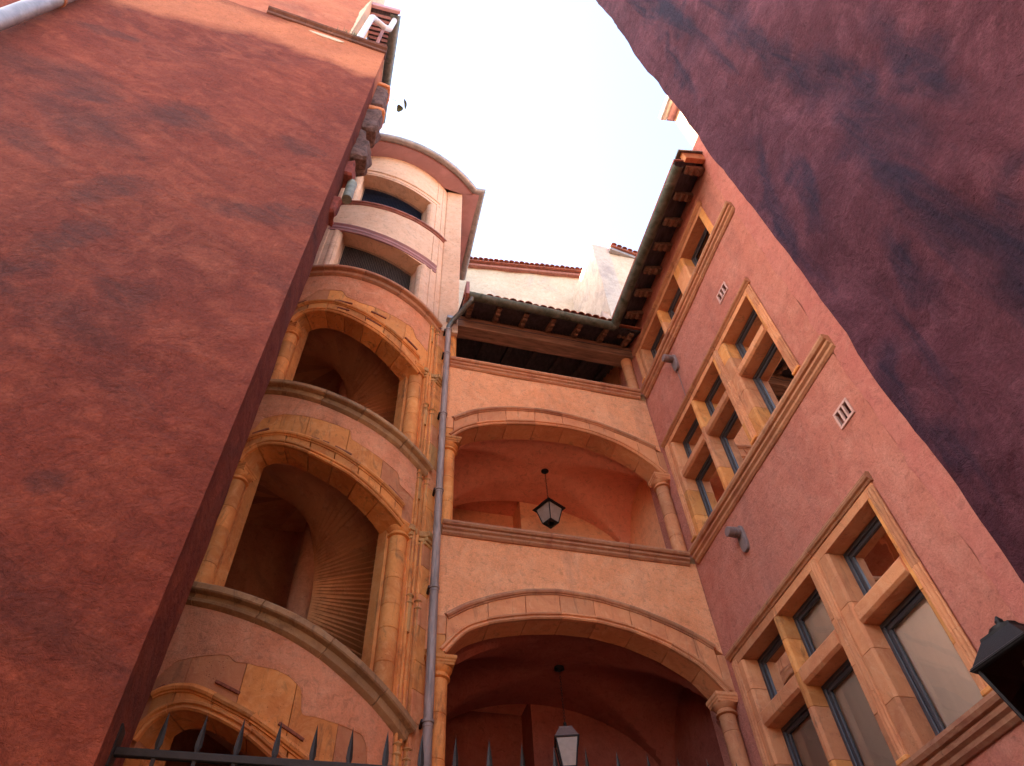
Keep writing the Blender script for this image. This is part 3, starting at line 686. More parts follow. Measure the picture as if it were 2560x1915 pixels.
# ================================================================== STAIR TOWER
TW = thing('stair_tower', (TA, TB, 0), 'round stair tower with open ramped arches, curved parapets and a gutter round its top', 'tower')
lA = smoothcurve([(-1.5, 7.75), (-1.0, 7.33), (-.6, 6.95), (-.41, 6.80), (-.25, 6.67), (-.09, 6.53), (.07, 6.39), (.24, 6.21), (.40, 6.02), (.55, 5.84), (.73, 5.62), (.9, 5.42)])
lB = smoothcurve([(-1.5, 11.5), (-1.0, 11.1), (-.52, 10.74), (-.36, 10.62), (-.215, 10.49), (-.03, 10.33), (.2, 10.14), (.43, 9.96), (.58, 9.84), (.73, 9.72), (.9, 9.58)])
lC = smoothcurve([(-1.5, 14.9), (-1.0, 14.65), (-.51, 14.46), (-.33, 14.39), (-.11, 14.30), (.13, 14.18), (.315, 14.08), (.53, 13.94), (.75, 13.80), (.9, 13.72)])
lD = smoothcurve([(-1.5, 18.1), (-1.0, 18.0), (-.5, 17.82), (-.29, 17.67), (-.045, 17.55), (.22, 17.50), (.5, 17.58), (.77, 17.74), (.9, 17.8)])
arcs = [
    (smoothcurve([(-.49, 5.02), (-.47, 5.16), (-.43, 5.26), (-.38, 5.31), (-.32, 5.33), (-.24, 5.29), (-.158, 5.21), (-.076, 5.12), (.006, 5.01), (.1, 4.86), (.25, 4.66), (.4, 4.44), (.58, 4.15)], k=3),
     smoothcurve([(-.62, 5.36), (-.53, 5.47), (-.46, 5.55), (-.394, 5.57), (-.31, 5.55), (-.226, 5.47), (-.141, 5.37), (-.018, 5.24), (.105, 5.08), (.19, 4.97), (.4, 4.72), (.66, 4.36)], k=3), 4.98, 4.15, lA),
    (smoothcurve([(-.49, 8.90), (-.475, 9.02), (-.44, 9.13), (-.39, 9.20), (-.338, 9.22), (-.242, 9.18), (-.148, 9.10), (-.023, 8.97), (.045, 8.90), (.187, 8.76), (.319, 8.59), (.45, 8.42), (.58, 8.24)], k=3),
     smoothcurve([(-.62, 9.26), (-.55, 9.34), (-.494, 9.40), (-.409, 9.46), (-.287, 9.46), (-.172, 9.39), (-.027, 9.27), (.117, 9.14), (.269, 8.97), (.428, 8.79), (.547, 8.65), (.66, 8.52)], k=3), 8.88, 8.38, lB),
    (smoothcurve([(-.49, 12.52), (-.47, 12.64), (-.43, 12.74), (-.386, 12.79), (-.33, 12.81), (-.235, 12.79), (-.134, 12.71), (-.068, 12.64), (.047, 12.50), (.158, 12.37), (.276, 12.21), (.399, 12.04), (.519, 11.88), (.58, 11.8)], k=3),
     smoothcurve([(-.62, 12.94), (-.55, 13.02), (-.488, 13.08), (-.423, 13.14), (-.313, 13.15), (-.203, 13.11), (-.089, 13.01), (.023, 12.90), (.139, 12.76), (.257, 12.62), (.382, 12.47), (.516, 12.33), (.66, 12.17)], k=3), 12.50, 12.12, lC)]
# plaster boundaries above the arches (below them the stone shows)
coatb = [
    smoothcurve([(-.62, 5.60), (-.53, 5.68), (-.433, 5.89), (-.323, 5.92), (-.20, 5.92), (-.19, 5.92), (-.156, 5.84), (0., 5.79), (.099, 5.73), (.166, 5.60), (.18, 5.36), (.20, 5.34), (.314, 5.34), (.484, 5.30), (.516, 5.2), (.53, 4.98), (.66, 4.9)], n=260, k=1),
    smoothcurve([(-.62, 9.55), (-.50, 9.60), (-.46, 9.70), (-.44, 9.86), (-.297, 9.90), (-.104, 9.82), (.033, 9.73), (.149, 9.68), (.152, 9.50), (.274, 9.40), (.426, 9.27), (.515, 9.2), (.53, 9.0), (.66, 8.9)], n=260, k=1),
    smoothcurve([(-.62, 13.25), (-.48, 13.34), (-.413, 13.46), (-.369, 13.61), (-.155, 13.56), (-.109, 13.35), (.006, 13.22), (.269, 13.13), (.486, 13.08), (.525, 12.84), (.615, 12.76), (.66, 12.7)], n=260, k=1)]
F0, F1 = -.60, .66
def lo_of(outer, cl, cr):
    return lambda p: outer(p) if -.485 <= p <= .575 else (cl if p < 0 else cr)
for k, (so_, ou, cl, cr, lg) in enumerate(arcs):
    ps = cutlist(F0, F1, .02, [-.485, .575, -.4855, .5755])
    solid(MB(), S_T, [0, 1], 0, 1, 0, 1)
    jc = [F0, -.36 + .05 * k, -.10 - .03 * k, .14, .36 + .03 * k, F1]
    for a_, b_ in zip(jc[:-1], jc[1:]):
        mb = MB(); solid(mb, S_T, cutlist(a_ + .0012, b_ - .0012, .02, [-.485, .575, -.4855, .5755]), lo_of(ou, cl, cr), lambda p: lg(p) - .12, random.uniform(-.003, .003), -.36)
        mb.build('spandrel_stone', random.choice(['stone', 'stone', 'stone_pk']), TW, smooth=True, bevel=.003)
    mb = MB(); ps2 = cutlist(F0, F1, .006, [])
    v = []; f = []; nz = 8
    for p in ps2:
        a = coatb[k](p) + .012 * mn.noise(Vector((p * 14, k, 0))); b = lg(p) - .14
        for j in range(nz + 1):
            z = a + (b - a) * j / nz; d = .016 + .007 * mn.noise(Vector((p * 4, z * 2, 3 + k)))
            v.append((*S_T(p, d if j else .006), z))
        v.append((*S_T(p, -.004), a)); v.append((*S_T(p, -.004), b))
    m = nz + 3
    for i in range(len(ps2) - 1):
        for j in range(nz): f.append((i * m + j, (i + 1) * m + j, (i + 1) * m + j + 1, i * m + j + 1))
        f.append((i * m + nz + 1, (i + 1) * m + nz + 1, (i + 1) * m, i * m)); f.append((i * m + nz, (i + 1) * m + nz, (i + 1) * m + nz + 2, i * m + nz + 2))
    mb.add(v, f); mb.build('plaster_coat', 'tow', TW, smooth=True)
    cuts = [-.485, -.40, -.24, -.08, .08, .24, .40, .575] if k else [-.485, -.38, -.20, -.02, .16, .34, .575]
    arch(TW, S_T, so_, ou, -.485, .575, 7, mat='stone', cuts=cuts)
    # capitals and columns either side; column foot on the parapet below
for k, (cl, cr, fl, fr) in enumerate(((4.98, 4.15, 2.6, 2.2), (8.88, 8.38, 6.9, 5.80), (12.50, 12.12, 10.72, 9.82))):
    for phi, ct, ft in ((-.505, cl, fl), (.612, cr, fr)):
        x, y = S_T(phi, -.13)
        column(TW, x, y, ft - .05, ct, r=.128, hcap=.24, ab=.17, rotz=phi)
# slots (rusty cramps) on the arch faces
for (p0, z0, p1, z1) in ((-.471, 9.52, -.368, 9.585), (-.089, 9.38, -.035, 9.345), (-.012, 9.325, .029, 9.30), (.069, 9.26, .18, 9.17), (.448, 8.86, .561, 8.72),
                         (-.189, 13.19, -.046, 13.12), (.111, 12.995, .242, 12.93), (.425, 12.63, .551, 12.49), (-.154, 12.94, -.057, 12.87), (.088, 12.73, .213, 12.61),
                         (-.214, 5.62, -.096, 5.49), (.097, 5.22, .216, 5.09), (-.517, 5.55, -.44, 5.62), (-.50, 13.22, -.43, 13.26)):
    mb = MB(); pr = [(-.01, -.016), (.022, -.016), (.022, .016), (-.01, .016)]
    sweep(mb, S_T, [(p0 + (p1 - p0) * q, z0 + (z1 - z0) * q) for q in lin(0, 1, 5)], pr, d=.004)
    mb.build('iron_cramp', 'rust', TW, bevel=.004)
# exposed facing joints in the patches: thin raised blocks
# piers
def pier(p0, p1, z0, z1, mat, d0=0, d1=-.42, name='pier_wall'):
    mb = MB(); solid(mb, S_T, lin(p0, p1, max(4, int((p1 - p0) / .05))), z0, z1, d0, d1); return mb.build(name, mat, TW, smooth=True)
pier(-1.45, -.60, 0, 14.3, 'tow'); pier(.66, .76, 0, 13.8, 'stone')
pier(-.60, -.44, 0, 14.3, 'stone', -.2, -.40, 'backing_pier'); pier(.54, .66, 0, 13.8, 'stone', -.2, -.40, 'backing_pier')
# moulded pier: colonnette strips and angled smooth face, in courses
def course_prism(poly, z0, z1, name, mat):
    MB().loft([[(x, y, z0 + .002) for x, y in poly], [(x, y, z1 - .002) for x, y in poly]]).build(name, mat, TW, bevel=.006)
def pierpoly():
    a = S_T(.672, .02); b = S_T(.70, .02); c = S_T(.712, -.01); d = S_T(.735, -.01); e = S_T(.745, .02)
    return [S_T(.66, -.2), S_T(.662, -.02), a, b, c, d, e, (.98, 7.90), (1.13, 8.03), (1.13, 8.2), (.75, 8.3)]
for (z0, z1) in blocks(2.0, 13.75, .36, .60):
    course_prism(pierpoly(), z0, z1, 'pier_stone', random.choice(['stone', 'stone', 'stone_dk', 'stone_pk']))
for zc, hgt in ((8.16, .22), (11.90, .22), (4.0, .22)):
    for sc_, za, zb in ((.03, 0, .05), (.055, .05, .12), (.09, .12, .22)):
        pp = pierpoly(); cx0 = sum(p[0] for p in pp) / len(pp); cy0 = sum(p[1] for p in pp) / len(pp)
        q = [(x + sc_ * (x - cx0) / max(.05, math.hypot(x - cx0, y - cy0)), y + sc_ * (y - cy0) / max(.05, math.hypot(x - cx0, y - cy0))) for x, y in pp]
        MB().loft([[(x, y, zc + za) for x, y in q], [(x, y, zc + zb) for x, y in q]]).build('impost_moulding', 'stone_dk', TW, bevel=.008)
for z in (5.30, 9.42, 13.55, 7.2, 11.1):
    for ph in (.685, .755):
        x, y = S_T(ph, .035)
        MB().lathe([(.03, z - .5), (.034, z - .1), (.05, z - .08), (.03, z - .05), (.03, z), (.055, z + .03), (.035, z + .05), (.01, z + .07)], x, y, 16).build('colonnette', 'stone_dk', TW, smooth=True)
for ph, r_ in ((.675, .022), (.707, .022), (.748, .024)):
    x, y = S_T(ph, .03)
    for (z0, z1) in blocks(2.0, 13.7, .8, 1.2): MB().lathe([(r_, z0 + .002), (r_, z1 - .002)], x, y, 16).build('colonnette', 'stone', TW, smooth=True)
# parapet ledges
TL = [(-.40, 0), (.13, 0), (.15, -.02), (.155, -.085), (.14, -.10), (.075, -.115), (.06, -.16), (.085, -.175), (.075, -.205), (.03, -.235), (-.02, -.25), (-.40, -.16)]
for lg, mt, cuts in ((lA, 'slab', (-.75, -.42, -.08, .26, .56)), (lB, 'slab', (-.7, -.33, -.05, .21, .52)), (lC, 'ledge', (-.75, -.34, .0, .33, .6))):
    ledge(TW, S_T, lg, -1.4, .765, cuts, mat=mt, prof=TL, gap=.002, n=14)
# upper storeys: smooth plaster body with two wide openings
cdo = smoothcurve([(-.62, 16.75), (-.505, 16.62), (-.426, 16.50), (-.193, 16.22), (.025, 16.02), (.245, 15.92), (.422, 15.90), (.626, 15.96), (.75, 16.02)])
cdi = smoothcurve([(-.62, 16.62), (-.433, 16.36), (-.178, 16.05), (.035, 15.86), (.208, 15.76), (.42, 15.68), (.60, 15.70), (.70, 15.74)])
ddo = smoothcurve([(-.5, 19.92), (-.385, 19.80), (-.204, 19.64), (-.015, 19.48), (.243, 19.36), (.455, 19.34), (.652, 19.42)])
ddi = smoothcurve([(-.5, 19.72), (-.358, 19.56), (-.195, 19.42), (-.006, 19.27), (.184, 19.17), (.388, 19.10), (.54, 19.10), (.62, 19.14)])
Z2 = 20.77
def band(p0, p1, lo, hi, mat='towtop', d0=0, d1=-.40, name='wall'):
    mb = MB(); solid(mb, S_T, cutlist(p0, p1, .03, []), lo, hi, d0, d1); return mb.build(name, mat, TW, smooth=True)
CL, CR = -.345, .50; DL, DR = -.315, .53
band(-1.45, CL, lambda p: lC(p) - .05, lambda p: lD(p) - .1); band(CR, .765, lambda p: lC(p) - .05, lambda p: lD(p) - .1)
band(CL, CR, cdi, lambda p: lD(p) - .1)
band(-1.45, DL, lambda p: lD(p) - .1, Z2); band(DR, .765, lambda p: lD(p) - .1, Z2); band(DL, DR, ddi, Z2)
for f_, p0, p1 in ((cdo, -.44, .66), ):
    pr = [(-.02, -.17), (.02, -.17), (.035, -.14), (.02, -.11), (.045, -.09), (.055, -.05), (.035, -.03), (.06, -.01), (.085, .02), (.07, .05), (.03, .06), (-.02, .06)]
    mb = MB(); sweep(mb, S_T, [(p, f_(p)) for p in lin(p0, p1, 50)], pr); mb.build('hood_mould', 'soffit', TW, smooth=True)
mb = MB(); sweep(mb, S_T, [(p, ddo(p)) for p in lin(-.42, .64, 50)], [(-.02, -.14), (.012, -.14), (.02, -.10), (.02, -.03), (.05, -.01), (.05, .03), (.02, .045), (-.02, .05)]); mb.build('hood_mould', 'towtop', TW, smooth=True)
# rounded jambs, vertical fillets
for L_, R2, z0f, z1f in ((CL, CR, lC, cdi), (DL, DR, lD, ddi)):
    for ph, sg in ((L_, -1), (R2, 1)):
        x, y = S_T(ph + sg * .035, -.10); z0, z1 = z0f(ph) - .05, z1f(ph) + .06
        MB().lathe([(.12, z0), (.12, z1)], x, y, 24).build('round_jamb', 'towtop', TW, smooth=True)
for ph in (-.47, .615, .70):
    for za, zb in ((lC(ph), lD(ph) - .2), (lD(ph), 20.7)):
        mb = MB(); solid(mb, S_T, [ph - .012, ph + .012], za, zb, .018, -.02); mb.build('wall_fillet', 'towtop', TW, bevel=.005)
ledge(TW, S_T, lD, -1.4, .80, (-.3, .35), mat='copper', prof=[(-.30, 0), (.07, 0), (.08, -.015), (.075, -.04), (.03, -.05), (.035, -.09), (.0, -.10), (-.30, -.08)], gap=.001, n=16)
MB().loft([[(x, y, 13.70) for x, y in [S_T(.76, 0), (.97, 7.945), (1.375, 7.93), (1.375, 10.6), (.6, 10.6)]], [(x, y, Z2) for x, y in [S_T(.76, 0), (.97, 7.945), (1.375, 7.93), (1.375, 10.6), (.6, 10.6)]]]).build('tower_flank', 'towtop', TW, bevel=.01)
# cylinder behind (the stair well wall)
mb = MB(); solid(mb, S_T, lin(.74, 2 * math.pi - 1.40, 60), 0, Z2, -.25, -.42); mb.build('stairwell_wall', 'stairin', TW, smooth=True)
MB().lathe([(2.2, 20.5), (2.2, 20.6)], TA, TB, 48).build('stairwell_ceiling', 'darkwood', TW)
MB().lathe([(1.9, 17.0), (1.9, 17.1)], TA, TB, 48).build('attic_floor', 'darkwood', TW)
MB().box(TA - 1.6, TA + 1.5, 8.35, 8.4, 17.8, 20.4).build('attic_shutter', simple('navy_shutter', (.018, .022, .05), .8), TW)
# newel and steps
MB().lathe([(.17, 0), (.17, 16.9)], TA, TB, 28).build('newel', 'stairin', TW, smooth=True)
NS = 18; rise = 3.88 / NS; da = 2 * math.pi / NS
st = MB(); n = 5; rings = []
for i in range(n + 1):
    a = (da * 1.01) * i / n; ca, sa = math.cos(a), math.sin(a); zb = -.15 - rise * .93 * i / n
    rings.append([(.15 * ca, .15 * sa, zb), (1.92 * ca, 1.92 * sa, zb), (1.92 * ca, 1.92 * sa, 0), (.15 * ca, .15 * sa, 0)])
st.loft(rings); st0 = st.build('stair_step', 'stepm', None)
st0.parent = TW
for k in range(int(17.6 / rise)):
    z = -1.24 + k * rise
    # height rises towards the left when seen from the court: phi decreases with height
    phi = -1.65 - k * da
    o = st0 if k == 0 else copy_obj(st0, TW)
    o.location = (0, 0, z); o.rotation_euler = (0, 0, phi - math.pi / 2)
# bird netting in the two upper openings
def net(p0, p1, lo, hi, d, mat, nx, nz):
    mb = MB()
    for i in range(nx + 1):
        p = p0 + (p1 - p0) * i / nx; x, y = S_T(p, d); mb.tube([(x, y, lo(p)), (x, y, hi(p))], .0032, 3, False)
    for j in range(nz + 1):
        q = j / nz; mb.tube([(*S_T(p, d), lo(p) + (hi(p) - lo(p)) * q) for p in lin(p0, p1, 14)], .0032, 3, False)
    o = mb.build('bird_netting', mat, TW); o['kind'] = 'stuff'
net(CL, CR, lambda p: lC(p) - .02, lambda p: cdi(p) + .02, -.34, 'wire', 46, 30)
net(DL, DR, lambda p: lD(p) - .02, lambda p: ddi(p) + .02, -.34, 'darkwire', 46, 28)
sp = MB()
for k in range(46):
    p = DL + (DR - DL) * k / 45; x, y = S_T(p, .02); sp.tube([(x, y, lD(p)), (x, y, lD(p) + .09)], .0025, 4)
sp.build('bird_spikes', 'wire', TW, kind='stuff')
# eaves: soffit boards between wall and fascia, then gutter
EC, ER = (-.73, 10.47), 3.52
def eave(phi): return (EC[0] + ER * math.sin(phi), EC[1] - ER * math.cos(phi))
pe = [math.asin(max(-1, min(1, (q - EC[0]) / ER))) for q in lin(-2.6, 1.80, 29)]
outer_e = [eave(p) for p in pe] + [(1.80, 9.2), (1.80, 10.6)]
inner_w = [S_T(q, -.02) for q in lin(-1.1, .74, 29)] + [(1.36, 9.2), (1.36, 10.6)]
cutsi = [0, 4, 8, 12, 16, 20, 24, 28, 29, 30]
inner_w[28] = (1.36, 7.93); outer_e[28] = (1.86, 7.80); outer_e[29] = (1.84, 9.2); outer_e[30] = (1.84, 10.6)
for a, b in zip(cutsi[:-1], cutsi[1:]):
    mb = MB(); rg = []
    for i in range(a, b + 1):
        o_, i_ = Vector(outer_e[i]), Vector(inner_w[i]); rg.append([(*i_, Z2), (*o_, Z2), (*o_, Z2 + .03), (*i_, Z2 + .03)])
    mb.loft(rg); mb.build('soffit_board', 'soffit', TW, bevel=.006)
gp = [(EC[0] + (ER + .10) * math.sin(p), EC[1] - (ER + .10) * math.cos(p), 20.86) for p in pe] + [(1.91, 10.6, 20.80)]
gp[-2] = (1.90, 7.78, 20.86)
gutter(TW, gp, .105, 'zincl', every=.55)
mb = MB(); rg = [[(*q, Z2 - .01), (q[0] * 1.0 + .0, q[1] - .02, Z2 - .01), (q[0], q[1] - .02, Z2 + .10), (*q, Z2 + .10)] for q in outer_e[:29]]
mb.loft(rg); mb.build('fascia', 'copper', TW, smooth=True)
mb = MB(); top = (TA, TB + .6, 26.0); ringp = [(*q, Z2 + .10) for q in outer_e] + [(-3.2, 12.5, Z2 + .10)]
mb.add(ringp + [top], [(i, i + 1, len(ringp)) for i in range(len(ringp) - 1)] + [(len(ringp) - 1, 0, len(ringp))]); mb.build('roof', 'tile', TW)
# small lamp box on the flank
MB().box(1.12, 1.34, 7.80, 7.93, 14.02, 14.12).build('junction_box', 'zincl', TW, bevel=.01)

# ================================================================== LEFT CORNER BUILDING
LB = thing('corner_building', (-3.5, 5.5, 0), 'terracotta plaster building filling the left side, its free corner facing the court', 'building')
us = cutlist(0, 9.0, .10, []); zs2 = cutlist(0, 15.72, .12, [])
mb = MB(); v = []; f = []
def lrel(u, z):
    e = mn.noise(Vector((u * .7, z * .5, 1))) * .035 + mn.noise(Vector((u * 2.2 + z, z * 1.6 - u, 4))) * .012 + mn.noise(Vector((u * 6, z * 6, 9))) * .004
    return e * min(1, u / .25 + .15)
for u in us:
    for z in zs2: v.append((*S_L(u, lrel(u, z)), z))
m = len(zs2)
for i in range(len(us) - 1):
    for j in range(m - 1): f.append((i * m + j, i * m + j + 1, (i + 1) * m + j + 1, (i + 1) * m + j))
mb.add(v, f)
# return side and top of the same wall body
n0 = len(mb.v); v = []; f = []
ds = lin(0, -.52, 7)
for d in ds:
    for z in zs2:
        x, y = S_L(0, 0); wob = .018 * mn.noise(Vector((d * 3, z * 1.1, 20))) + .006 * mn.noise(Vector((d * 9, z * 5, 20)))
        edge = .03 * max(0, 1 + d / .08) if d > -.08 else 0
        v.append((x + (wob if d < 0 else 0) * 1.0, y - d * 1.0, z))
for i in range(len(ds) - 1):
    for j in range(m - 1): f.append((i * m + j, i * m + j + 1, (i + 1) * m + j + 1, (i + 1) * m + j))
mb.add(v, f)
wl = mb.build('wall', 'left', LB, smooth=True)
me = wl.data
me.set_sharp_from_angle(angle=R_(60))
MB().loft([[(x, y, 0) for x, y in ((-.93, 4.02), (-.94, 3.60), (-9.6, 2.9), (-9.6, 9), (-2.35, 9), (-2.15, 4.3))], [(x, y, 15.7) for x, y in ((-.93, 4.02), (-.94, 3.60), (-9.6, 2.9), (-9.6, 9), (-2.35, 9), (-2.15, 4.3))]]).build('wall_core', 'left', LB)
# upper storey, set back
mb = MB(); v = []; f = []; us3 = cutlist(.72, 9.0, .14, []); zs3 = cutlist(15.6, 24, .2, [])
for u in us3:
    for z in zs3: v.append((*S_L(u, -.03 + .5 * lrel(u, z)), z))
m = len(zs3)
for i in range(len(us3) - 1):
    for j in range(m - 1): f.append((i * m + j, i * m + j + 1, (i + 1) * m + j + 1, (i + 1) * m + j))
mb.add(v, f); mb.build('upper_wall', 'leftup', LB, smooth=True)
x0, y0 = S_L(.72, -.03)
MB().loft([[(x, y, 15.6) for x, y in ((x0, y0), (x0, 4.25), (-2.0, 4.25), (-9.4, 6), (-9.4, 2.95), S_L(.9, -.06))], [(x, y, 24) for x, y in ((x0, y0), (x0, 4.25), (-2.0, 4.25), (-9.4, 6), (-9.4, 2.95), S_L(.9, -.06))]]).build('upper_return_wall', 'towtop', LB)
# ledge
ledge(LB, S_L, lambda p: 15.86, -.02, 2.13, (.62, 1.45), mat='darkledge', prof=[(-.10, 0), (.09, 0), (.11, -.03), (.09, -.06), (.04, -.08), (.05, -.11), (.03, -.15), (-.10, -.16)], n=6)
MB().hexa([(*S_L(2.2, -.05), 15.70), (*S_L(0, -.05), 15.70), (-.92, 4.1, 15.70), (-3.1, 4.1, 15.70), (*S_L(2.2, -.05), 15.84), (*S_L(0, -.05), 15.84), (-.92, 4.1, 15.84), (-3.1, 4.1, 15.84)]).build('ledge_slab', 'slab', LB)
# loose plaster patch
mb = MB(); pl = []
for a in lin(0, 2 * math.pi, 29)[:-1]:
    rr = 1 + .25 * mn.noise(Vector((math.cos(a) * 2, math.sin(a) * 2, 2)))
    u, z = 1.02 + .30 * rr * math.cos(a), 15.47 + .075 * rr * math.sin(a) + .06 * math.cos(a) * 0
    pl.append((u, z))
mb.loft([[(*S_L(u, .020), z) for u, z in pl], [(*S_L(u, -.02), z) for u, z in pl]]); mb.build('bare_plaster_patch', 'beige', LB, label='pale patch where the paint has come off under the ledge')
# eave over the set-back corner
MB().box(-1.66, -1.02, 3.62, 6.2, 20.02, 20.07).build('eaves_boarding', 'darkwood', LB)
for k in range(9): MB().box(-1.64, -1.12, 3.74 + k * .10, 3.79 + k * .10, 19.95, 20.015).build('eaves_slat', 'soffit', LB)
MB().box(-1.68, -.98, 3.56, 3.64, 19.96, 20.20).build('fascia', 'soffit', LB, bevel=.01)
gutter(LB, [(-1.08, 3.66, 20.05), (-1.10, 6.2, 20.02)], .13, 'zinc', every=.9)
MB().box(-1.30, -1.24, 3.9, 3.96, 15.84, 20.0).build('post', 'copper', LB, bevel=.005)
MB().box(-1.62, -1.60, 4.26, 5.6, 15.8, 20.0).build('louvred_screen', 'darkwood', LB)
# white pipe over the ledge
wp = MB(); wp.tube([(-1.475, 3.50, 15.78), (-1.47, 3.50, 16.4), (-1.46, 3.52, 18.4), (-1.45, 3.56, 18.62), (-1.38, 3.62, 18.72), (-1.2, 3.72, 18.76), (-1.10, 3.76, 18.9), (-1.08, 3.78, 19.95)], .062, 16)
wp.build('white_pipe', simple('pale_grey_plastic_pipe', (.62, .60, .62), .4, var=.1), LB, smooth=True)
# thick zinc downpipe at the far left
lp = thing('downpipe', (-5.5, 3.0, 0), 'pale metal downpipe on the terracotta wall in the top left corner', 'downpipe')
dd = S_L(4.13, .14)
for a, b in ((0, 4), (4, 8), (8, 12.45), (12.45, 16), (16, 20)):
    MB().tube([(dd[0], dd[1], a), (dd[0], dd[1], b)], .105, 24).build('pipe_section', 'zincl', lp, smooth=True)
    MB().tube([(dd[0], dd[1], b - .03), (dd[0], dd[1], b + .03)], .122, 24).build('pipe_collar', 'ledge', lp, smooth=True)
# toothing stones on the far edge of the return
def lump(parent, name, mat, lo, hi, seed, rough=.05, n=3):
    """rough stone block: subdivided box pushed about by noise"""
    mb = MB(); v = []; f = []; N_ = 7
    import itertools
    lo, hi = Vector(lo), Vector(hi); c = (lo + hi) / 2; h = (hi - lo) / 2; idx = {}
    def vid(p):
        k = tuple(round(q, 4) for q in p)
        if k not in idx:
            q = Vector(p); L2 = (abs(q.x) ** 8 + abs(q.y) ** 8 + abs(q.z) ** 8) ** (1 / 8); q = q / max(L2, 1e-6)
            P = c + Vector((q.x * h.x, q.y * h.y, q.z * h.z)); e = mn.noise_vector(P * 4.5 + Vector((seed, 0, 0))) * rough + mn.noise_vector(P * 14 + Vector((seed, 3, 0))) * rough * .35
            idx[k] = len(v); v.append(tuple(P + e))
        return idx[k]
    g_ = lin(-1, 1, N_)
    for ax in range(3):
        for s in (-1, 1):
            for i in range(N_ - 1):
                for j in range(N_ - 1):
                    q = []
                    for a, b in ((i, j), (i + 1, j), (i + 1, j + 1), (i, j + 1)):
                        p = [0, 0, 0]; p[ax] = s; p[(ax + 1) % 3] = g_[a]; p[(ax + 2) % 3] = g_[b]; q.append(vid(p))
                    f.append(tuple(q))
    mb.add(v, f); return mb.build(name, mat, parent, smooth=True)
for i, (x1, z0, z1, mt, rg_) in enumerate(((-.71, 13.86, 14.86, 'brickm', .04), (-.68, 12.55, 13.50, 'brickm', .06), (-.80, 12.05, 12.5, 'brickm', .05), (-.70, 11.42, 12.08, 'brickm', .06),
                                           (-.79, 10.74, 11.22, 'brickr', .05), (-.855, 9.6, 9.98, 'brickr', .04))):
    lump(LB, 'toothing_stone', mt, (-1.2, 3.82, z0), (x1, 4.18 - (.1 if x1 < -.75 else 0), z1), i * 7.7, rg_)
    if i < 2: lump(LB, 'capping_stone', 'stone_pk', (-1.2, 3.80, z1 + .0), (x1 + .02, 4.16, z1 + .12), i * 3.1, .02)
MB().tube([(-.80, 3.98, 10.26), (-.80, 3.98, 10.78)], .065, 16).build('pipe_stub', simple('pale_green_pipe', (.25, .27, .22), .6, var=.5), LB, smooth=True)

# ================================================================== DARK ALLEY BUILDING (right)
DB = thing('alley_building', (4.6, 0, 0), 'dark mauve rough plastered building overhanging the right side of the view', 'building')
def S_D(p, d): return (3.0 - d, 2.0 - p)
mb = MB(); v = []; f = []; us4 = cutlist(0, 3.0, .07, []); zs4 = cutlist(0, 19.5, .11, [])
def drel(u, z):
    q = u * .8 + z * .42
    return (mn.noise(Vector((q * 1.4, (z - u) * .22, 2))) * .07 + mn.noise(Vector((q * 3.6, (z - u) * .5, 5))) * .025 + mn.noise(Vector((u * 5, z * 5, 9))) * .006) * min(1, u / .5 + .25)
def dedge(z): return .055 * mn.noise(Vector((z * .35, 3, 1))) + .022 * mn.noise(Vector((z * 1.3, 8, 1))) + .01 * mn.noise(Vector((z * 5, 8, 1)))
for u in us4:
    for z in zs4: v.append((*S_D(u + dedge(z) * max(0, 1 - u), drel(u, z)), z))
m = len(zs4)
for i in range(len(us4) - 1):
    for j in range(m - 1): f.append((i * m + j, i * m + j + 1, (i + 1) * m + j + 1, (i + 1) * m + j))
nn = len(v)
for z in zs4: v.append((3.6, 2.0 + .02 - dedge(z), z))
for j in range(m - 1): f.append((j, j + 1, nn + j + 1, nn + j))
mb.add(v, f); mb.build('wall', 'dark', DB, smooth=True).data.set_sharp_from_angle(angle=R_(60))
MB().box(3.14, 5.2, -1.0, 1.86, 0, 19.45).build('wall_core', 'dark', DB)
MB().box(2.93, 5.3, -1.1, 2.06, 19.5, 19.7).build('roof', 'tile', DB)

# ================================================================== UNSEEN BLOCKS added to shade the court and bounce light into it
RR = thing('added_rear_block', (-2, -5, 0), 'low cream block added unseen behind the viewer to shade and bounce light', 'building')
MB().box(-7.5, 3, -6, -1.8, 0, 7.5).build('wall', 'towtop', RR)  # added behind the camera: shades the alley walls, cream face bounces light
for x in (-6.2, -4.2, -2, .5):
    for z in (2.6, 5.6):
        w0 = MB().box(x - .55, x + .55, -1.85, -1.75, z - .9, z + .9).build('window', 'stone_pk', RR, bevel=.01)
        MB().box(x - .42, x + .42, -1.78, -1.74, z - .77, z + .77).build('pane', 'frame', w0)
MB().box(-7.5, 3, -6.2, -1.6, 7.5, 7.7).build('roof', 'tile', RR)
AE = thing('added_alley_end_block', (-9, 1, 0), 'plastered block added out of view at the left end of the alley to limit sun', 'building')
MB().box(-13, -7.6, -6, 2.7, 0, 6.5).build('wall', 'left', AE)  # added out of view, height set to trim the sun entering the alley
SH = thing('added_shade_block', (-3, 14, 0), 'tall plain block added unseen behind the stair tower to cast shade', 'building')
MB().box(-9.4, .3, 12.1, 18, 0, 28.0).build('wall', 'beige', SH)  # added and hidden: keeps sun off most of the gable block
MB().box(-9.4, -2.42, 4.3, 11.1, 15.75, 21.6).build('added_shade_wing', 'left', LB)  # added, unseen: keeps direct sun off the right-hand wall

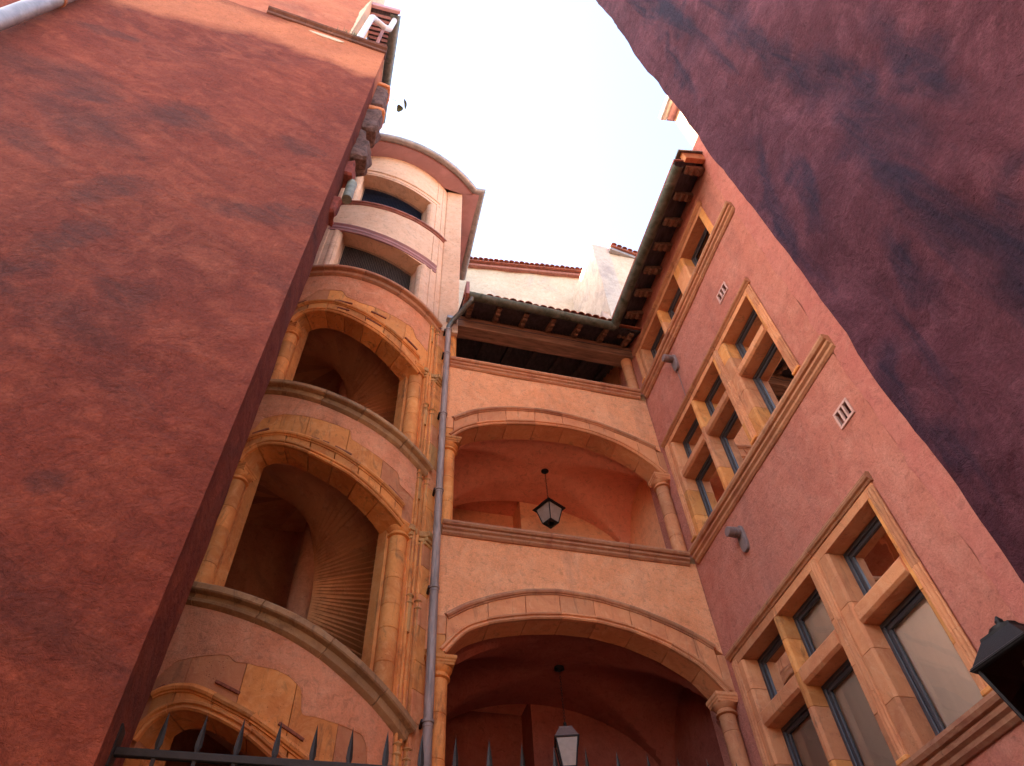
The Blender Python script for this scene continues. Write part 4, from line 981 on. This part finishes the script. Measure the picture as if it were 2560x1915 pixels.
# ================================================================== BEIGE HOUSES behind the galleries
BH = thing('beige_house', (6, 13, 0), 'beige rendered house with tiled eaves rising behind the gallery roof', 'building')
def ptx(x): return 13.05 - (x - 2.3) * .115
mb = MB()
xs = lin(.4, 7.6, 40); rings = []
for x in xs:
    d = .03 * mn.noise(Vector((x * 1.3, 0, 4))); rings.append([(x, ptx(x) - d, 12), (x, ptx(x) - d, 26.15), (x, ptx(x) + 2.5, 26.15), (x, ptx(x) + 2.5, 12)])
mb.loft(rings); mb.build('wall', 'beige', BH, smooth=True)
MB().hexa([(.4, ptx(.4) - .16, 26.1), (7.6, ptx(7.6) - .16, 26.1), (7.6, ptx(7.6) + .1, 26.16), (.4, ptx(.4) + .1, 26.16), (.4, ptx(.4) - .18, 26.22), (7.6, ptx(7.6) - .18, 26.22), (7.6, ptx(7.6) + .1, 26.28), (.4, ptx(.4) + .1, 26.28)]).build('eaves_board', 'copper', BH, bevel=.01)
MB().hexa([(.4, ptx(.4) - .30, 26.23), (7.6, ptx(7.6) - .30, 26.23), (7.6, 16, 27.3), (.4, 16, 27.3), (.4, ptx(.4) - .30, 26.28), (7.6, ptx(7.6) - .30, 26.28), (7.6, 16, 27.36), (.4, 16, 27.36)]).build('roof', 'tile', BH)
for k in range(30):
    x = 1.6 + k * .20; tile(BH, (x, ptx(x) - .36 + random.uniform(-.015, .015), 26.29), (0, 1, .3), .6, r=.10)
BK = thing('beige_gable_block', (7.2, 11, 0), 'tall blunt rendered block with a sunlit top beside the gallery roof', 'building')
mb = MB(); rings = []
for z in lin(12, 24.55, 50):
    e = lambda a: .025 * mn.noise(Vector((a, z * 1.4, 6)))
    rings.append([(6.5 + e(0), 10.27 + e(1), z), (7.12, 10.27 + e(2), z), (7.12, 14, z), (6.5 + e(3), 14, z)])
mb.loft(rings); mb.build('wall', 'grey', BK, smooth=True).data.set_sharp_from_angle(angle=R_(50))
MB().box(7.12, 9.4, 10.29, 14, 12, 24.1).build('wall', 'beige', BK)
MB().hexa([(7.10, 10.10, 24.12), (9.5, 10.46, 24.12), (9.5, 10.6, 24.12), (7.10, 10.3, 24.12), (7.10, 10.08, 24.24), (9.5, 10.44, 24.24), (9.5, 10.6, 24.24), (7.10, 10.3, 24.24)]).build('eaves_board', 'zincl', BK, bevel=.01)
MB().hexa([(7.12, 10.02, 24.25), (9.6, 10.36, 24.25), (9.6, 14, 25.6), (7.12, 14, 25.6), (7.12, 10.02, 24.31), (9.6, 10.36, 24.31), (9.6, 14, 25.66), (7.12, 14, 25.66)]).build('roof', 'tile', BK)
for k in range(11): tile(BK, (7.25 + k * .21, 10.0 + k * .03, 24.33), (0, 1, .36), .6, r=.10)
CH = thing('chimney_stub', (5.5, 9.0, 15), 'crumbling little stone chimney stub standing on the gallery roof', 'chimney')
lump(CH, 'chimney_stone', 'grey', (5.34, 8.88, 16.9), (5.60, 9.12, 17.45), 3.3, .05)
lump(CH, 'chimney_stone', 'slab', (5.38, 8.9, 16.45), (5.58, 9.1, 16.92), 5.3, .04)
lump(CH, 'chimney_stone', 'grey', (5.34, 8.88, 15.0), (5.60, 9.12, 16.5), 8.3, .04)
# high sunlit house above the right building
HH = thing('attic_house', (7.4, 3.2, 14), 'pale pink upper house catching the sun above the roof on the right', 'building')
MB().box(6.2, 9.5, -1.0, 4.40, 14.0, 19.95).build('wall', 'towtop', HH, bevel=.01)
gutter(HH, [(5.93, -1.0, 20.02), (5.93, 4.45, 20.02)], .12, 'zincl', every=.5)
MB().box(6.02, 6.25, -1.0, 4.42, 19.93, 20.0).build('eaves_board', 'soffit', HH, bevel=.008)
MB().hexa([(5.9, -1, 20.05), (9.5, -1, 21.6), (9.5, 4.5, 21.6), (5.9, 4.5, 20.05), (5.9, -1, 20.1), (9.5, -1, 21.66), (9.5, 4.5, 21.66), (5.9, 4.5, 20.1)]).build('roof', 'tile', HH)
HC = thing('roof_vent', (6.1, 4.2, 16.6), 'small pale box vent on the roof edge below the sunlit pink wall', 'vent')
MB().hexa([(5.98, 4.02, 16.5), (6.16, 4.02, 16.5), (6.16, 4.2, 16.5), (5.98, 4.2, 16.5), (5.98, 4.02, 17.0), (6.16, 4.02, 17.06), (6.16, 4.2, 17.06), (5.98, 4.2, 17.0)]).build('vent_box', 'grey', HC, bevel=.01)
MB().box(6.0, 6.14, 4.04, 4.18, 14.8, 16.5).build('vent_shaft', 'grey', HC)

# ================================================================== LANTERNS
def lantern(name, loc, rotz, label, ztop, top_w=.17, bot_w=.10, hgt=.36, hood=.215, style=0, scale=1.0, hang=True):
    t = thing(name, loc, label, 'lantern')
    def ob(mb, nm, mat, par=t, **k):
        o = mb.build(nm, mat, None, **k); o.parent = par; o.rotation_euler = (0, 0, rotz if par is t else 0); return o
    def sq(w_, z): return [(-w_, -w_, z), (w_, -w_, z), (w_, w_, z), (-w_, w_, z)]
    fr_ = .085 if style == 2 else .045
    a, b, h = top_w * scale, bot_w * scale, hgt * scale; q = .010 * scale
    # body frame: four corner bars
    for sx, sy in ((-1, -1), (1, -1), (1, 1), (-1, 1)):
        ob(MB().tube([(sx * b, sy * b, 0), (sx * a, sy * a, h)], q, 6), 'corner_bar', 'iron')
    for k in range(4):
        A, B = sq(b - .004, .01)[k], sq(b - .004, .01)[(k + 1) % 4]; C_, D_ = sq(a - .004, h)[(k + 1) % 4], sq(a - .004, h)[k]
        ob(MB().add([A, B, C_, D_], [(0, 1, 2, 3)]), 'glass_panel', 'milk' if style < 2 else 'lampglass')
    # bottom plate with a round hole
    mb = MB(); n = 24; ri = b * .62; outp = []; inn = []
    for k in range(n):
        an = 2 * math.pi * k / n; ca, sa = math.cos(an), math.sin(an); m_ = max(abs(ca), abs(sa)); outp.append((b * 1.05 * ca / m_, b * 1.05 * sa / m_)); inn.append((ri * ca, ri * sa))
    rg = [[(*outp[k], -.006), (*outp[k], .010), (*inn[k], .010), (*inn[k], -.006)] for k in range(n)]; rg.append(rg[0])
    mb.loft(rg, cap=False); ob(mb, 'bottom_plate', 'iron')
    # hood
    hd = hood * scale
    ob(MB().loft([sq(hd, h), sq(hd, h + .018), sq(hd * .93, h + .03), sq(a * .62, h + .13 * scale + .02), sq(a * .60, h + .15 * scale + .02)]), 'hood', 'iron' if style != 1 else 'flue')
    ob(MB().loft([sq(hd * .97, h - .004), sq(hd * 1.03, h + .008), sq(hd * .97, h + .02)]), 'hood_rim', 'iron')
    ob(MB().lathe([(.02 * scale, h + .14 * scale), (fr_, h + .17 * scale), (fr_, h + .20 * scale), (.02 * scale, h + .22 * scale), (.024 * scale, h + .25 * scale), (.006, h + .28 * scale)], 0, 0, 16), 'finial', 'iron', smooth=True)
    ob(MB().lathe([(.035 * scale, h * .35), (.045 * scale, h * .55), (.03 * scale, h * .75), (.02 * scale, h)], 0, 0, 16), 'bulb', 'milk', smooth=True)
    if hang:
        z = h + .27 * scale; L = ztop - loc[2] - z; n = int(L / .042); c = MB()
        for k in range(n):
            zz_ = z + (k + .5) * L / n; pts = []
            for an in lin(0, 2 * math.pi, 11):
                u, v_ = .012 * math.cos(an), (L / n) * .62 * math.sin(an)
                pts.append((u if k % 2 else 0, 0 if k % 2 else u, zz_ + v_))
            c.tube(pts, .0035, 5)
        ob(c, 'chain', 'iron')
        ob(MB().lathe([(.075, ztop - loc[2] + .02), (.075, ztop - loc[2] - .015), (.03, ztop - loc[2] - .04), (.008, ztop - loc[2] - .06)], 0, 0, 20), 'ceiling_rose', 'iron', smooth=True)
    return t
lantern('hanging_lantern', (3.40, 9.22, 10.09), R_(45 - 17), 'square iron lantern on a chain under the vault of the middle gallery', 11.42, hgt=.33)
lantern('hanging_lantern', (3.28, 9.22, 5.84), R_(-16), 'iron lantern with a pitched hood hanging in the dark lowest gallery', 7.27, style=1, top_w=.15, bot_w=.09, hood=.165)
WL = lantern('wall_lantern', (3.77, 2.83, 3.24), R_(8), 'large black iron wall lantern at the lower right edge, close to the viewer', 0, style=2, hang=False, scale=1.0, hgt=.43, top_w=.175, bot_w=.10, hood=.20)
for nm, mb in (('bracket_arm', MB().tube([(.04, 0, .60), (.3, -.03, .60), (.7, -.09, .62), (1.1, -.15, .55), (1.5, -.2, .3)], .016, 8)), ('bracket_scroll', MB().tube([(1.15 + .12 * math.cos(a) * (1 - a / 9), 0, .58 + .12 * math.sin(a) * (1 - a / 9)) for a in lin(0, 5.5, 20)], .010, 6)), ('wall_plate', MB().box(1.47, 1.50, -.24, -.16, .15, .85))):
    o = mb.build(nm, 'iron', None, smooth=True); o.parent = WL

# ================================================================== IRON GATE
GT = thing('iron_gate', (2.1, 3.75, 0), 'black spiked iron railing gate across the bottom of the view', 'gate')
gy = lambda x: 3.75 + .0 * x
MB().box(-.93, 5.25, 3.735, 3.765, 3.235, 3.275).build('top_rail', 'iron', GT, bevel=.004)
MB().box(-.93, 5.25, 3.735, 3.765, .25, .29).build('bottom_rail', 'iron', GT, bevel=.004)
MB().box(-.935, -.915, 3.70, 3.80, 3.17, 3.37).build('wall_anchor', 'iron', GT, bevel=.004)
pk = MB(); pk.box(-.009, .009, -.009, .009, .1, 3.27)
pk.add([(-.009, 0, 3.27), (0, -.009, 3.27), (.009, 0, 3.27), (0, .009, 3.27), (-.017, 0, 3.31), (0, -.006, 3.31), (.017, 0, 3.31), (0, .006, 3.31), (-.014, 0, 3.36), (0, -.005, 3.36), (.014, 0, 3.36), (0, .005, 3.36), (0, 0, 3.47)],
       [(0, 1, 5, 4), (1, 2, 6, 5), (2, 3, 7, 6), (3, 0, 4, 7), (4, 5, 9, 8), (5, 6, 10, 9), (6, 7, 11, 10), (7, 4, 8, 11), (8, 9, 12), (9, 10, 12), (10, 11, 12), (11, 8, 12)])
p0_ = pk.build('picket', 'iron', None); p0_.parent = GT
for k in range(33):
    o = p0_ if k == 0 else copy_obj(p0_, GT)
    o.location = (-.74 + k * .1815 - 2.1, 0, -.002 * k * 1.0); o.rotation_euler = (0, 0, random.uniform(-.25, .25))
mg = MB()
for k in range(70): mg.tube([(-.72 + k * .04, 3.76, 1.5), (-.72 + k * .04, 3.76, 3.2)], .0025, 3, False)
for k in range(43): mg.tube([(-.72, 3.762, 1.5 + k * .04), (2.08, 3.762, 1.5 + k * .04)], .0025, 3, False)
mg.build('wire_mesh', 'iron', GT, kind='stuff')

# ================================================================== PLANTS
def blade_tuft(name, c, label, n, h, spread):
    mb = MB(); c = Vector(c)
    for k in range(n):
        b = c + Vector((random.uniform(-1, 1) * spread, random.uniform(-.5, .5) * .05, 0)); an = random.uniform(0, 6.28); L = h * random.uniform(.4, 1)
        d = Vector((math.cos(an), math.sin(an), 0)) * random.uniform(.1, .5); s_ = Vector((-d.y, d.x, 0)).normalized() * .006
        p1 = b + Vector((0, 0, L * .55)) + d * L * .3; p2 = b + Vector((0, 0, L)) + d * L * .9
        mb.add([b - s_, b + s_, p1 + s_ * .8, p1 - s_ * .8, p2], [(0, 1, 2, 3), (3, 2, 4)])
    o = mb.build(name, 'leafm'); o['label'] = label; o['category'] = 'weed'; return o
def on_ly(u, d, z): return (*S_L(u, d), z)
blade_tuft('weed', on_ly(.72, .05, 15.86), 'dry grassy weed tuft growing on the ledge of the terracotta building beside a white pipe', 90, .34, .20)
blade_tuft('weed', (-.80, 4.05, 15.1), 'tiny weed sprouting behind the topmost toothing stone', 30, .14, .05)
tg = thing('hanging_twig', (-.69, 3.95, 14.5), 'thin twig with two leaves sticking out into the sky from the rough stones', 'plant')
MB().tube([(-.72, 3.95, 14.50), (-.66, 3.95, 14.56), (-.60, 3.94, 14.62), (-.57, 3.94, 14.60), (-.55, 3.94, 14.55), (-.545, 3.95, 14.40), (-.50, 3.95, 14.28), (-.46, 3.95, 14.26)], .0035, 5).build('stem', 'leafm', tg)
MB().tube([(-.56, 3.94, 14.60), (-.50, 3.94, 14.68), (-.42, 3.94, 14.62), (-.39, 3.95, 14.58)], .003, 5).build('stem', 'leafm', tg)
for (cx_, cz_, rx, rz, tl) in ((-.46, 14.25, .055, .06, .0), (-.385, 14.56, .024, .085, .25)):
    mb = MB(); pts = []
    for a in lin(0, 2 * math.pi, 15)[:-1]:
        rr = 1 + .16 * math.cos(3 * a) ; x, z = rx * rr * math.cos(a), rz * rr * math.sin(a)
        pts.append((cx_ + x * math.cos(tl) - z * math.sin(tl), 3.95 - .95 * (x * math.sin(tl) + z * math.cos(tl)), cz_ + .3 * (x * math.sin(tl) + z * math.cos(tl)) + .012 * math.cos(2 * a)))
    mb.add(pts + [(cx_, 3.95, cz_ + .01)], [(i, (i + 1) % 14, 14) for i in range(14)]); mb.build('leaf', 'leafm', tg)
